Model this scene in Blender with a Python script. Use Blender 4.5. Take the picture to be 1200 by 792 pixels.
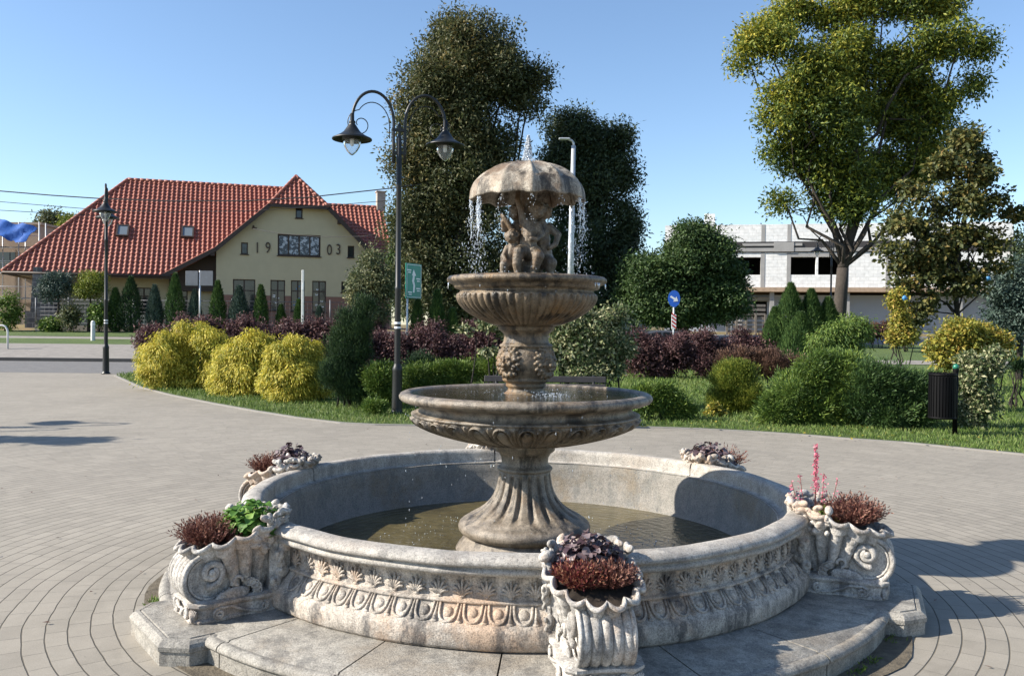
import bpy, math, random
import numpy as np
from math import pi, sin, cos, radians as R
from mathutils import Matrix, Vector

# ------------------------------------------------------------------ camera, sky, sun, exposure
for o in list(bpy.data.objects): bpy.data.objects.remove(o)
S = bpy.context.scene
COL = S.collection
F0, PITCH, ROLL, EYE = 1010.0, math.atan(15 / 1010.0), R(0.6), 1.6
cd = bpy.data.cameras.new('camera'); cam = bpy.data.objects.new('camera', cd); COL.objects.link(cam)
cd.sensor_width = 36.0; cd.lens = 36.0 * F0 / 1200.0; cd.clip_end = 2000; cd.clip_start = 0.05
cam.matrix_world = Matrix.Translation((0, 0, EYE)) @ Matrix.Rotation(pi / 2 - PITCH, 4, 'X') @ Matrix.Rotation(ROLL, 4, 'Z')
S.camera = cam
SUN_EL, SUN_AZ = R(33), R(180 + 9)            # direction towards the sun
sd = Vector((cos(SUN_EL) * cos(SUN_AZ), cos(SUN_EL) * sin(SUN_AZ), sin(SUN_EL)))
w = bpy.data.worlds.new('World'); S.world = w; w.use_nodes = True
wt = w.node_tree; bg = wt.nodes['Background']
sky = wt.nodes.new('ShaderNodeTexSky'); sky.sky_type = 'NISHITA'; sky.sun_disc = False
sky.sun_elevation = SUN_EL; sky.sun_rotation = math.atan2(sd.x, sd.y)
sky.air_density = 1.0; sky.dust_density = 0.35; sky.ozone_density = 3.2; sky.altitude = 50
wt.links.new(sky.outputs[0], bg.inputs[0]); bg.inputs[1].default_value = 0.104
sl = bpy.data.lights.new('sun', 'SUN'); sl.energy = 5.0; sl.angle = R(0.53); sl.color = (1.0, 0.93, 0.82)
so = bpy.data.objects.new('sun', sl); COL.objects.link(so)
so.rotation_euler = sd.to_track_quat('Z', 'Y').to_euler()
S.view_settings.view_transform = 'Standard'; S.view_settings.look = 'None'
S.view_settings.exposure = 1.0; S.view_settings.gamma = 1.0; S.view_settings.use_curve_mapping = False
S.render.engine = 'CYCLES'
S.cycles.max_bounces = 6; S.cycles.diffuse_bounces = 3; S.cycles.glossy_bounces = 3
S.cycles.transmission_bounces = 5; S.cycles.transparent_max_bounces = 8
S.cycles.sample_clamp_indirect = 6.0

rng = np.random.default_rng(7)
random.seed(7)

# ------------------------------------------------------------------ measuring helpers (survey of the place)
def ray(px, py):
    u = (px - 600) / F0; v = -(py - 396) / F0
    c, s = cos(ROLL), sin(ROLL); u, v = c * u - s * v, s * u + c * v
    return np.array([u, cos(PITCH) + v * sin(PITCH), -sin(PITCH) + v * cos(PITCH)])
def at(px, py, Y):
    d = ray(px, py); t = Y / d[1]; return np.array([d[0] * t, Y, EYE + d[2] * t])
def terr(x, y=None):
    y = x if y is None else y
    return float(np.interp(y, [0, 33.8, 38, 50, 60, 400], [0, 0, .42, 1.15, 1.3, 1.3]))
def gnd(px, Y):
    p = at(px, 390, Y); return np.array([p[0], Y, terr(Y)])

# ------------------------------------------------------------------ mesh builder
class MB:
    def __init__(s): s.V = []; s.Fc = []; s.n = 0
    def add(s, V, F, mat=0, smooth=False):
        V = np.asarray(V, float).reshape(-1, 3)
        if isinstance(F, np.ndarray) and F.ndim == 2:
            s.Fc.append((F.astype(np.int64) + s.n, mat, smooth))
        else:
            by = {}
            for f in F: by.setdefault(len(f), []).append(f)
            for k in by: s.Fc.append((np.array(by[k], np.int64) + s.n, mat, smooth))
        s.V.append(V); s.n += len(V); return s
    def merge(s, o, M=None):
        base = s.n
        V = np.concatenate(o.V)
        if M is not None:
            M = np.array(M); V = V @ M[:3, :3].T + M[:3, 3]
        for F, m, sm in o.Fc: s.Fc.append((F + base, m, sm))
        s.V.append(V); s.n += len(V); return s
    def mesh(s, name):
        me = bpy.data.meshes.new(name)
        V = np.concatenate(s.V) if s.V else np.zeros((0, 3))
        me.vertices.add(len(V)); me.vertices.foreach_set('co', V.astype(np.float32).ravel())
        tot = [np.full(len(F), F.shape[1]) for F, m, sm in s.Fc]
        tot = np.concatenate(tot); lv = np.concatenate([F.ravel() for F, m, sm in s.Fc])
        me.loops.add(len(lv)); me.loops.foreach_set('vertex_index', lv.astype(np.int32))
        me.polygons.add(len(tot)); st = np.concatenate([[0], np.cumsum(tot)[:-1]])
        me.polygons.foreach_set('loop_start', st.astype(np.int32))
        me.polygons.foreach_set('material_index', np.concatenate([np.full(len(F), m) for F, m, sm in s.Fc]).astype(np.int32))
        me.polygons.foreach_set('use_smooth', np.concatenate([np.full(len(F), sm) for F, m, sm in s.Fc]))
        me.update(calc_edges=True); return me
    def build(s, name, mats, parent=None, loc=None, rotz=0.0):
        me = s.mesh(name)
        for m in (mats if isinstance(mats, (list, tuple)) else [mats]): me.materials.append(m)
        o = bpy.data.objects.new(name, me); COL.objects.link(o)
        if parent is not None: o.parent = parent
        if loc is not None: o.location = [float(a) for a in loc]
        o.rotation_euler = (0, 0, rotz); return o

def gridf(nu, nv, cu=False, cv=False):
    a = np.arange(nu if cu else nu - 1); b = np.arange(nv if cv else nv - 1)
    A, B = np.meshgrid(a, b, indexing='ij'); A2 = (A + 1) % nu; B2 = (B + 1) % nv
    return np.stack([A * nv + B, A2 * nv + B, A2 * nv + B2, A * nv + B2], -1).reshape(-1, 4)
def box(mb, c, s, M=None, mat=0):
    x, y, z = np.array(s) / 2
    V = np.array([[i * x, j * y, k * z] for i in (-1, 1) for j in (-1, 1) for k in (-1, 1)])
    if M is not None: V = V @ np.array(M)[:3, :3].T
    V = V + np.array(c)
    mb.add(V, [[0, 1, 3, 2], [4, 6, 7, 5], [0, 4, 5, 1], [2, 3, 7, 6], [0, 2, 6, 4], [1, 5, 7, 3]], mat)
def box2(mb, a, b, mat=0):
    a = np.array(a, float); b = np.array(b, float); box(mb, (a + b) / 2, np.abs(b - a), None, mat)
def bbox(mb, c, s, bev=.01, M=None, mat=0):       # bevelled box: vertical edges and top chamfered
    x, y, z = np.array(s, float) / 2; b = min(bev, x * .9, y * .9, z * .9)
    def ring(dx, zz): 
        X, Y = x - dx, y - dx
        return [(X - b, -Y, zz), (X, -Y + b, zz), (X, Y - b, zz), (X - b, Y, zz), (-X + b, Y, zz), (-X, Y - b, zz), (-X, -Y + b, zz), (-X + b, -Y, zz)]
    V = np.array(ring(b, -z) + ring(0, -z + b) + ring(0, z - b) + ring(b, z))
    if M is not None: V = V @ np.array(M)[:3, :3].T
    V = V + np.array(c)
    f = [[k * 8 + i, k * 8 + (i + 1) % 8, (k + 1) * 8 + (i + 1) % 8, (k + 1) * 8 + i] for k in range(3) for i in range(8)]
    f += [list(range(7, -1, -1)), list(range(24, 32))]
    mb.add(V, f, mat)
def tube(mb, P, r, n=8, mat=0, cap=True, closed=False, smooth=True):
    P = np.array(P, float); m = len(P); r = np.full(m, r) if np.isscalar(r) else np.array(r, float)
    T = np.gradient(P, axis=0); T /= np.linalg.norm(T, axis=1)[:, None] + 1e-12
    up = np.array([0, 0, 1.0]) if abs(T[0][2]) < .9 else np.array([1.0, 0, 0])
    a = np.cross(T[0], up); a /= np.linalg.norm(a); Rg = []
    for i in range(m):
        a = a - T[i] * a.dot(T[i]); a /= np.linalg.norm(a) + 1e-12; b = np.cross(T[i], a)
        t = np.arange(n) * 2 * pi / n
        Rg.append(P[i] + r[i] * (np.cos(t)[:, None] * a + np.sin(t)[:, None] * b))
    V = np.concatenate(Rg); F = [list(q) for q in gridf(m, n, closed, True)]
    if cap and not closed: F += [list(range(n)), list(range(m * n - 1, (m - 1) * n - 1, -1))]
    mb.add(V, F, mat, smooth)
def cyl(mb, c, r, h, n=16, mat=0, r2=None, smooth=True):
    c = np.array(c, float); r2 = r if r2 is None else r2; t = np.arange(n) * 2 * pi / n
    V = np.concatenate([np.stack([r * np.cos(t), r * np.sin(t), 0 * t], 1) + c, np.stack([r2 * np.cos(t), r2 * np.sin(t), 0 * t + h], 1) + c])
    mb.add(V, gridf(2, n, False, True)[:, ::-1], mat, smooth); mb.add(V, [list(range(n - 1, -1, -1)), list(range(n, 2 * n))], mat)
def lathe(mb, prof, n=48, mat=0, disp=None, smooth=True, c=(0, 0, 0), a0=0.0, a1=2 * pi, capend=False):
    prof = np.array(prof, float); full = abs(a1 - a0 - 2 * pi) < 1e-6
    t = a0 + (a1 - a0) * (np.arange(n) / n if full else np.linspace(0, 1, n))
    r = np.repeat(prof[None, :, 0], n, 0); z = np.repeat(prof[None, :, 1], n, 0); th = np.repeat(t[:, None], len(prof), 1)
    if disp is not None: r, z = disp(r, z, th)
    V = np.stack([r * np.cos(th), r * np.sin(th), z], -1).reshape(-1, 3) + np.array(c)
    mb.add(V, gridf(n, len(prof), full, False), mat, smooth)
    if capend and not full:
        k = len(prof); mb.add(V[:k], [list(range(k))], mat); mb.add(V[-k:], [list(range(k - 1, -1, -1))], mat)
def ell(mb, c, s, M=None, nu=8, nv=6, mat=0):
    u = np.arange(nu) * 2 * pi / nu; v = np.linspace(0, pi, nv + 1)[1:-1]
    U, W = np.meshgrid(u, v, indexing='ij')
    V = np.stack([np.sin(W) * np.cos(U), np.sin(W) * np.sin(U), np.cos(W)], -1).reshape(-1, 3)
    V = np.concatenate([V, [[0, 0, 1], [0, 0, -1]]]) * np.array(s)
    if M is not None: V = V @ np.array(M)[:3, :3].T
    k = nv - 1; F = [list(q)[::-1] for q in gridf(nu, k, True, False)]
    for i in range(nu):
        j = (i + 1) % nu; F += [[nu * k, i * k, j * k], [nu * k + 1, j * k + k - 1, i * k + k - 1]]
    mb.add(V + np.array(c), F, mat, True)
def prism(mb, poly, A, U, W, N, h, mat=0):        # polygon (a,b) in plane A+a*U+b*W, thickness h along N
    A, U, W, N = [np.array(q, float) for q in (A, U, W, N)]
    P = np.array([A + a * U + b * W for a, b in poly]); n = len(P)
    V = np.concatenate([P, P + N * h])
    mb.add(V, [list(range(n - 1, -1, -1)), list(range(n, 2 * n))] + [[i, (i + 1) % n, n + (i + 1) % n, n + i] for i in range(n)], mat)
def wall_holes(mb, u0, u1, z0, z1, holes, fr, th, mat=0):   # holes (ua,ub,za,zb); fr(u,z,v)->xyz
    us = sorted({u0, u1} | {h[0] for h in holes} | {h[1] for h in holes}); zs = sorted({z0, z1} | {h[2] for h in holes} | {h[3] for h in holes})
    us = [a for a in us if u0 <= a <= u1]; zs = [a for a in zs if z0 <= a <= z1]
    for a, b in zip(us, us[1:]):
        run = None
        cells = []
        for c_, d in zip(zs, zs[1:]):
            m = ((a + b) / 2, (c_ + d) / 2); inside = any(h[0] < m[0] < h[1] and h[2] < m[1] < h[3] for h in holes)
            if inside: 
                if run: cells.append(run); run = None
            else: run = (run[0], d) if run else (c_, d)
        if run: cells.append(run)
        for c_, d in cells:
            V = [fr(x, z, v) for x in (a, b) for v in (0, th) for z in (c_, d)]
            mb.add(V, [[0, 1, 3, 2], [4, 6, 7, 5], [0, 4, 5, 1], [2, 3, 7, 6], [0, 2, 6, 4], [1, 5, 7, 3]], mat)

# ------------------------------------------------------------------ object bookkeeping
def tag(o, label=None, cat=None, group=None, kind=None):
    if label: o['label'] = label
    if cat: o['category'] = cat
    if group: o['group'] = group
    if kind: o['kind'] = kind
    return o
def empty(name, loc, label, cat, group=None, rotz=0.0):
    o = bpy.data.objects.new(name, None); COL.objects.link(o); o.empty_display_size = .2
    o.location = [float(a) for a in loc]; o.rotation_euler = (0, 0, rotz); return tag(o, label, cat, group)
def copy_tree(o, parent=None):
    c = o.copy(); COL.objects.link(c)
    if parent is not None: c.parent = parent
    for ch in list(o.children): copy_tree(ch, c)
    return c
def remeshed(mb, name, mat, voxel, parent=None, loc=None, rotz=0.0, smooth_it=4):
    o = mb.build(name, mat)
    m = o.modifiers.new('r', 'REMESH'); m.mode = 'VOXEL'; m.voxel_size = voxel; m.use_smooth_shade = True
    m2 = o.modifiers.new('s', 'SMOOTH'); m2.iterations = smooth_it; m2.factor = .5
    bpy.context.view_layer.update()
    me = bpy.data.meshes.new_from_object(o.evaluated_get(bpy.context.evaluated_depsgraph_get()))
    o.modifiers.clear(); old = o.data; o.data = me; me.name = name; bpy.data.meshes.remove(old)
    if not me.materials: me.materials.append(mat)
    if parent is not None: o.parent = parent
    if loc is not None: o.location = [float(a) for a in loc]
    o.rotation_euler = (0, 0, rotz); return o

# ------------------------------------------------------------------ materials
def newmat(name):
    m = bpy.data.materials.new(name); m.use_nodes = True; t = m.node_tree
    return m, t, t.nodes['Principled BSDF']
def nd(t, typ, **kw):
    n = t.nodes.new('ShaderNode' + typ)
    for k, v in kw.items():
        if isinstance(k, str) and hasattr(n, k): setattr(n, k, v)
    return n
def ramp(t, stops, src, interp='LINEAR'):
    r = t.nodes.new('ShaderNodeValToRGB'); r.color_ramp.interpolation = interp
    while len(r.color_ramp.elements) < len(stops): r.color_ramp.elements.new(.5)
    for e, (p, c) in zip(r.color_ramp.elements, stops): e.position = p; e.color = (*c, 1) if len(c) == 3 else c
    t.links.new(src, r.inputs[0]); return r.outputs[0]
def noise(t, scale, detail=4, rough=.55, vec=None, w=None):
    n = t.nodes.new('ShaderNodeTexNoise'); n.inputs['Scale'].default_value = scale
    n.inputs['Detail'].default_value = detail; n.inputs['Roughness'].default_value = rough
    if vec is not None: t.links.new(vec, n.inputs['Vector'])
    return n.outputs['Fac']
def mth(t, op, a, b=None, c=None):
    n = t.nodes.new('ShaderNodeMath'); n.operation = op
    for i, v in enumerate((a, b, c)):
        if v is None: continue
        if isinstance(v, (int, float)): n.inputs[i].default_value = v
        else: t.links.new(v, n.inputs[i])
    return n.outputs[0]
def mix(t, f, a, b, mode='MIX'):
    n = t.nodes.new('ShaderNodeMix'); n.data_type = 'RGBA'; n.blend_type = mode
    for i, v in ((0, f), (6, a), (7, b)):
        if isinstance(v, (int, float)): n.inputs[i].default_value = v
        elif isinstance(v, tuple): n.inputs[i].default_value = (*v, 1)
        else: t.links.new(v, n.inputs[i])
    return n.outputs[2]
def bump(t, bs, h, dist=.01, strength=1.0):
    b = t.nodes.new('ShaderNodeBump'); b.inputs['Distance'].default_value = dist; b.inputs['Strength'].default_value = strength
    t.links.new(h, b.inputs['Height']); t.links.new(b.outputs[0], bs.inputs['Normal'])
def coords(t, kind='Object'):
    return t.nodes.new('ShaderNodeTexCoord').outputs[kind]
def wpos(t): return t.nodes.new('ShaderNodeNewGeometry').outputs['Position']
def scaled(t, vec, s):
    n = t.nodes.new('ShaderNodeMapping'); n.inputs['Scale'].default_value = s; t.links.new(vec, n.inputs['Vector']); return n.outputs[0]

def mat_simple(name, col, rough=.6, metal=0.0, var=.12, scale=6, bmp=0.0, spec=None):
    m, t, b = newmat(name); v = coords(t)
    n = noise(t, scale, 5, .6, v)
    c = ramp(t, [(.25, tuple(x * (1 - var) for x in col)), (.75, tuple(min(1, x * (1 + var)) for x in col))], n)
    t.links.new(c, b.inputs['Base Color']); b.inputs['Roughness'].default_value = rough; b.inputs['Metallic'].default_value = metal
    if spec is not None: b.inputs['Specular IOR Level'].default_value = spec
    if bmp: bump(t, b, noise(t, scale * 6, 6, .6, v), bmp)
    return m

def mat_stone(name, base, pale, stain, grey, rough=.8, wet=0.0, streak=.5, grit=.004):
    m, t, b = newmat(name); p = wpos(t)
    big = noise(t, 2.6, 7, .68, p); mid = noise(t, 13, 8, .72, p); fine = noise(t, 120, 3, .8, p); gran = noise(t, 260, 2, .7, p)
    st = noise(t, 7.0, 7, .75, scaled(t, p, (1, 1, .35)))
    c = ramp(t, [(.34, base), (.60, pale)], mid)
    c = mix(t, mth(t, 'MULTIPLY', ramp(t, [(.50, (0, 0, 0)), (.62, (1, 1, 1))], big), .8), c, stain)
    c = mix(t, mth(t, 'MULTIPLY', ramp(t, [(.50, (0, 0, 0)), (.60, (1, 1, 1))], st), streak), c, grey)
    c = mix(t, mth(t, 'MULTIPLY', ramp(t, [(.56, (0, 0, 0)), (.66, (1, 1, 1))], noise(t, 34, 6, .8, p)), .5), c, grey)
    sp = ramp(t, [(.33, (.42, .42, .42)), (.50, (1, 1, 1)), (.68, (1.3, 1.3, 1.3))], fine)
    c = mix(t, .85, c, sp, 'MULTIPLY')
    c = mix(t, .5, c, ramp(t, [(.35, (.6, .6, .6)), (.6, (1.1, 1.1, 1.1))], gran), 'MULTIPLY')
    t.links.new(c, b.inputs['Base Color'])
    rr = ramp(t, [(.35, (rough - wet,) * 3), (.65, (rough,) * 3)], mid); t.links.new(rr, b.inputs['Roughness'])
    h = mth(t, 'ADD', mth(t, 'MULTIPLY', fine, .45), mth(t, 'MULTIPLY', noise(t, 30, 7, .75, p), .9))
    bump(t, b, h, grit * 1.25, 1.0); return m

M = {}
M['stone'] = mat_stone('cast_stone', (.26, .228, .195), (.55, .49, .42), (.50, .35, .24), (.06, .06, .062), streak=.75)
M['stone_rim'] = mat_stone('rim_stone', (.30, .28, .25), (.49, .455, .405), (.36, .315, .265), (.12, .12, .12), streak=.4)
M['stone_step'] = mat_stone('step_stone', (.21, .196, .172), (.37, .345, .30), (.26, .225, .18), (.095, .092, .088), streak=.5)
M['stone_planter'] = mat_stone('planter_stone', (.28, .26, .235), (.60, .565, .515), (.47, .34, .245), (.085, .083, .083), streak=.55)
M['stone_inner'] = mat_stone('basin_inner_stone', (.20, .19, .165), (.27, .25, .22), (.21, .17, .12), (.13, .135, .13), streak=.5)
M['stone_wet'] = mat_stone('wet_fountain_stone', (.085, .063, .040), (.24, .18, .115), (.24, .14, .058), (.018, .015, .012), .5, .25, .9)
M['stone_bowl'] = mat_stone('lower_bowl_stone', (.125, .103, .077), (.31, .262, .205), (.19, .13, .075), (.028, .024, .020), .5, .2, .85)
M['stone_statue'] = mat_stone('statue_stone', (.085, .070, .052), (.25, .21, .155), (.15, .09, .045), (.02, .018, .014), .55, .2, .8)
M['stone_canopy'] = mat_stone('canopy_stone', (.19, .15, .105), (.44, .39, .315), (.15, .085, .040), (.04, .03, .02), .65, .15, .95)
M['black'] = mat_simple('black_lamp_paint', (.007, .008, .008), .45, .0, .2, 8)
M['bin'] = mat_simple('black_bin_metal', (.003, .003, .0035), .6, .0, .2, 8, spec=.12)
M['greencap'] = mat_simple('green_cap', (.02, .16, .10), .3)
M['galv'] = mat_simple('galvanised_steel', (.52, .54, .56), .45, .5, .08, 5)
M['white'] = mat_simple('white_paint', (.74, .75, .76), .4, 0, .04, 4)
M['offwhite'] = mat_simple('white_post_paint', (.6, .6, .58), .6, 0, .1, 6)
M['darkwood'] = mat_simple('dark_brown_wood', (.05, .032, .024), .6, 0, .25, 10)
M['bench'] = mat_simple('bench_wood', (.045, .04, .04), .55, 0, .3, 12)
M['plaster'] = mat_simple('yellow_green_plaster', (.52, .46, .305), .85, 0, .06, 1.5, .003)
M['plinth'] = mat_simple('pink_plinth_plaster', (.25, .135, .10), .85, 0, .1, 3, .003)
M['numeral'] = mat_simple('date_iron', (.07, .05, .035), .7)
M['red'] = mat_simple('sign_red', (.5, .03, .03), .4); M['blue'] = mat_simple('sign_blue', (.02, .12, .55), .35, var=.03)
M['signwhite'] = mat_simple('sign_white', (.8, .8, .8), .4, var=.02); M['green'] = mat_simple('sign_green', (.0, .23, .17), .35, var=.04)
M['signback'] = mat_simple('sign_back_grey', (.16, .165, .18), .5, .3)
M['tarp'] = mat_simple('blue_tarp', (.02, .09, .33), .5, 0, .25, 2, .02)
M['oldwall'] = mat_simple('beige_render', (.33, .26, .20), .9, 0, .1, 1, .004)
M['concrete'] = mat_simple('grey_concrete', (.30, .295, .29), .85, 0, .12, 2, .004)
M['bluegrey'] = mat_simple('blue_grey_panel', (.33, .36, .41), .8, 0, .05, .6)
M['slab'] = mat_simple('brown_slab_edge', (.34, .25, .18), .9, 0, .25, 3, .004)
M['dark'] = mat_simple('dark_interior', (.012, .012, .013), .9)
M['pallet'] = mat_simple('weathered_boards', (.22, .19, .16), .85, 0, .3, 6)
M['rubber'] = mat_simple('tyre_rubber', (.015, .015, .015), .8)
M['cargrey'] = mat_simple('grey_car_paint', (.10, .105, .115), .25, .4, .03); M['vanwhite'] = mat_simple('van_white', (.75, .78, .82), .3, 0, .02)
M['soil'] = mat_simple('dark_soil', (.035, .024, .016), .95, 0, .5, 40, .02)
M['bark'] = mat_simple('grey_brown_bark', (.06, .048, .038), .9, 0, .35, 14, .03)
M['barkdark'] = mat_simple('dark_bark', (.028, .023, .018), .9, 0, .35, 14, .03)
M['stick'] = mat_simple('reddish_stem', (.18, .06, .05), .7)
M['balloon'] = mat_simple('blue_foil', (.05, .20, .42), .45)
M['wire'] = mat_simple('cable_black', (.02, .02, .022), .6)

def glassmat(name, col, rough=.05, var=0):
    m, t, b = newmat(name); b.inputs['Base Color'].default_value = (*col, 1); b.inputs['Roughness'].default_value = rough
    b.inputs['Specular IOR Level'].default_value = .7; return m
M['pane'] = glassmat('window_glass', (.03, .035, .04), .06)
M['paneblue'] = glassmat('skylight_glass', (.16, .19, .21), .12)
m, t, b = newmat('lamp_globe'); b.inputs['Transmission Weight'].default_value = .93; b.inputs['Roughness'].default_value = .08
b.inputs['Base Color'].default_value = (.93, .95, .96, 1); b.inputs['IOR'].default_value = 1.12; M['globe'] = m
m, t, b = newmat('water_drops'); b.inputs['Base Color'].default_value = (.85, .9, .95, 1); b.inputs['Roughness'].default_value = .08
b.inputs['Transmission Weight'].default_value = .6; b.inputs['IOR'].default_value = 1.33; M['drops'] = m
# pane with white folk pattern (paper cut-outs)
m, t, b = newmat('pane_with_paper_cutouts'); v = coords(t)
n = ramp(t, [(.50, (.035, .045, .07)), (.56, (.42, .46, .52))], noise(t, 5.5, 3, .7, v)); t.links.new(n, b.inputs['Base Color'])
b.inputs['Roughness'].default_value = .1; M['panepat'] = m

# water of the basin
def mat_water(name, col, sc, bd):
    m, t, b = newmat(name); p = wpos(t)
    c = ramp(t, [(.35, tuple(x * .6 for x in col)), (.7, tuple(x * 1.3 for x in col))], noise(t, 3, 5, .6, p)); t.links.new(c, b.inputs['Base Color'])
    b.inputs['Roughness'].default_value = .06; b.inputs['IOR'].default_value = 1.33
    d = t.nodes.new('ShaderNodeVectorMath'); d.operation = 'DISTANCE'; t.links.new(p, d.inputs[0]); d.inputs[1].default_value = (.0927, 5.62, .15)
    rip = mth(t, 'SINE', mth(t, 'ADD', mth(t, 'MULTIPLY', d.outputs['Value'], 85), mth(t, 'MULTIPLY', noise(t, 6, 3, .5, p), 14)))
    h = mth(t, 'ADD', mth(t, 'MULTIPLY', rip, .07), mth(t, 'MULTIPLY', noise(t, sc, 3, .6, p), 1.0))
    bump(t, b, h, bd, .8); return m
M['water'] = mat_water('basin_water', (.10, .082, .038), 16, .010)
M['bowlwater'] = mat_water('bowl_water', (.02, .016, .009), 30, .0035)

# circular block paving
CX, CY, FS, FZ = .0927, 5.62, 1.06, -.0954
def mat_paving():
    m, t, b = newmat('concrete_block_paving'); p = wpos(t)
    sx = t.nodes.new('ShaderNodeSeparateXYZ'); t.links.new(p, sx.inputs[0])
    wob = mth(t, 'MULTIPLY', mth(t, 'SUBTRACT', noise(t, 1.2, 3, .5, p), .5), .05)
    dx = mth(t, 'ADD', mth(t, 'SUBTRACT', sx.outputs[0], CX), wob); dy = mth(t, 'ADD', mth(t, 'SUBTRACT', sx.outputs[1], CY), wob)
    r = mth(t, 'SQRT', mth(t, 'ADD', mth(t, 'MULTIPLY', dx, dx), mth(t, 'MULTIPLY', dy, dy)))
    W = .106; L = .207
    q = mth(t, 'DIVIDE', r, W); k = mth(t, 'FLOOR', q); fr = mth(t, 'FRACT', q)
    rc = mth(t, 'MULTIPLY', mth(t, 'ADD', k, .5), W)
    cnt = mth(t, 'ROUND', mth(t, 'MULTIPLY', rc, 2 * pi / L))
    a = mth(t, 'DIVIDE', mth(t, 'ARCTAN2', dy, dx), 2 * pi)
    rnd = mth(t, 'FRACT', mth(t, 'MULTIPLY', mth(t, 'SINE', mth(t, 'MULTIPLY', k, 12.9898)), 43.7))
    s = mth(t, 'ADD', mth(t, 'MULTIPLY', mth(t, 'ADD', a, .5), cnt), rnd); sf = mth(t, 'FRACT', s); si = mth(t, 'FLOOR', s)
    e1 = mth(t, 'MULTIPLY', mth(t, 'SUBTRACT', .5, mth(t, 'ABSOLUTE', mth(t, 'SUBTRACT', fr, .5))), W)
    e2 = mth(t, 'MULTIPLY', mth(t, 'SUBTRACT', .5, mth(t, 'ABSOLUTE', mth(t, 'SUBTRACT', sf, .5))), L)
    e2b = mth(t, 'ADD', e2, .0026)
    e = mth(t, 'MINIMUM', e1, e2b)
    jn = mth(t, 'MULTIPLY', noise(t, 9, 4, .6, p), .0034)
    mr = t.nodes.new('ShaderNodeMapRange'); mr.interpolation_type = 'SMOOTHSTEP'
    t.links.new(e, mr.inputs[0]); t.links.new(jn, mr.inputs[1]); t.links.new(mth(t, 'ADD', jn, .003), mr.inputs[2])
    wn = t.nodes.new('ShaderNodeTexWhiteNoise'); wn.noise_dimensions = '2D'
    cv = t.nodes.new('ShaderNodeCombineXYZ'); t.links.new(k, cv.inputs[0]); t.links.new(si, cv.inputs[1]); t.links.new(cv.outputs[0], wn.inputs['Vector'])
    tone = mth(t, 'ADD', mth(t, 'MULTIPLY', wn.outputs[0], .16), mth(t, 'ADD', mth(t, 'MULTIPLY', noise(t, .55, 6, .62, p), .5), mth(t, 'MULTIPLY', noise(t, 5, 6, .7, p), .42)))
    c = ramp(t, [(.3, (.200, .180, .149)), (.62, (.282, .254, .210)), (.9, (.345, .312, .262))], tone)
    gr = ramp(t, [(.3, (.72, .72, .72)), (.62, (1.08, 1.08, 1.08))], noise(t, 140, 4, .8, p)); c = mix(t, .8, c, gr, 'MULTIPLY')
    sp = ramp(t, [(.60, (0, 0, 0)), (.72, (1, 1, 1))], noise(t, 3.5, 7, .75, p)); c = mix(t, mth(t, 'MULTIPLY', sp, .40), c, (.15, .137, .11))
    sp2 = ramp(t, [(.735, (0, 0, 0)), (.75, (1, 1, 1))], noise(t, 26, 2, .5, p)); c = mix(t, mth(t, 'MULTIPLY', sp2, .5), c, (.07, .06, .045))
    wet = mth(t, 'MULTIPLY', mth(t, 'SUBTRACT', 1, mth(t, 'MULTIPLY', mth(t, 'SUBTRACT', r, 2.2), 1.1)), ramp(t, [(.45, (0, 0, 0)), (.6, (1, 1, 1))], noise(t, 2.2, 6, .7, p)))
    c = mix(t, mth(t, 'MULTIPLY', mth(t, 'MAXIMUM', wet, 0), .45), c, (.13, .118, .092))
    c = mix(t, mr.outputs[0], (.085, .075, .058), c)
    t.links.new(c, b.inputs['Base Color']); b.inputs['Roughness'].default_value = .9
    h = mth(t, 'ADD', mr.outputs[0], mth(t, 'ADD', mth(t, 'MULTIPLY', noise(t, 200, 3, .7, p), .12), mth(t, 'MULTIPLY', wn.outputs[0], .12)))
    bump(t, b, h, .005, .9); return m
M['paving'] = mat_paving()
def mat_brickish(name, c1, c2, mortar, w, h, ms, bd=.004, rough=.85, rot=None, axes='xy'):
    m, t, b = newmat(name); v = coords(t)
    if axes == 'xz':
        s = t.nodes.new('ShaderNodeSeparateXYZ'); t.links.new(v, s.inputs[0]); c = t.nodes.new('ShaderNodeCombineXYZ')
        t.links.new(s.outputs[0], c.inputs[0]); t.links.new(s.outputs[2], c.inputs[1]); v = c.outputs[0]
    bt = t.nodes.new('ShaderNodeTexBrick'); t.links.new(v, bt.inputs['Vector'])
    for k, x in (('Color1', c1), ('Color2', c2), ('Mortar', mortar)): bt.inputs[k].default_value = (*x, 1)
    bt.inputs['Scale'].default_value = 1; bt.inputs['Brick Width'].default_value = w; bt.inputs['Row Height'].default_value = h; bt.inputs['Mortar Size'].default_value = ms
    c = mix(t, .7, bt.outputs[0], ramp(t, [(.3, (.7, .7, .7)), (.7, (1.1, 1.1, 1.1))], noise(t, 3, 6, .6, v)), 'MULTIPLY')
    t.links.new(c, b.inputs['Base Color']); b.inputs['Roughness'].default_value = rough
    bump(t, b, mth(t, 'SUBTRACT', 1, bt.outputs['Fac']), bd, .6); return m
M['road'] = mat_brickish('grey_road_blocks', (.14, .136, .132), (.175, .168, .16), (.09, .085, .08), .2, .1, .006)
M['sidewalk'] = mat_brickish('pale_pavement_blocks', (.24, .22, .195), (.28, .255, .225), (.16, .145, .13), .2, .1, .006)
M['blocks'] = mat_brickish('aerated_concrete_blocks', (.80, .80, .79), (.72, .73, .73), (.60, .60, .59), .6, .25, .012, .004, .9, axes='xz')
M['rubble'] = mat_brickish('dark_stone_blocks', (.10, .095, .10), (.17, .16, .16), (.30, .28, .26), .42, .3, .02, .02, .9, axes='xz')
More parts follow.
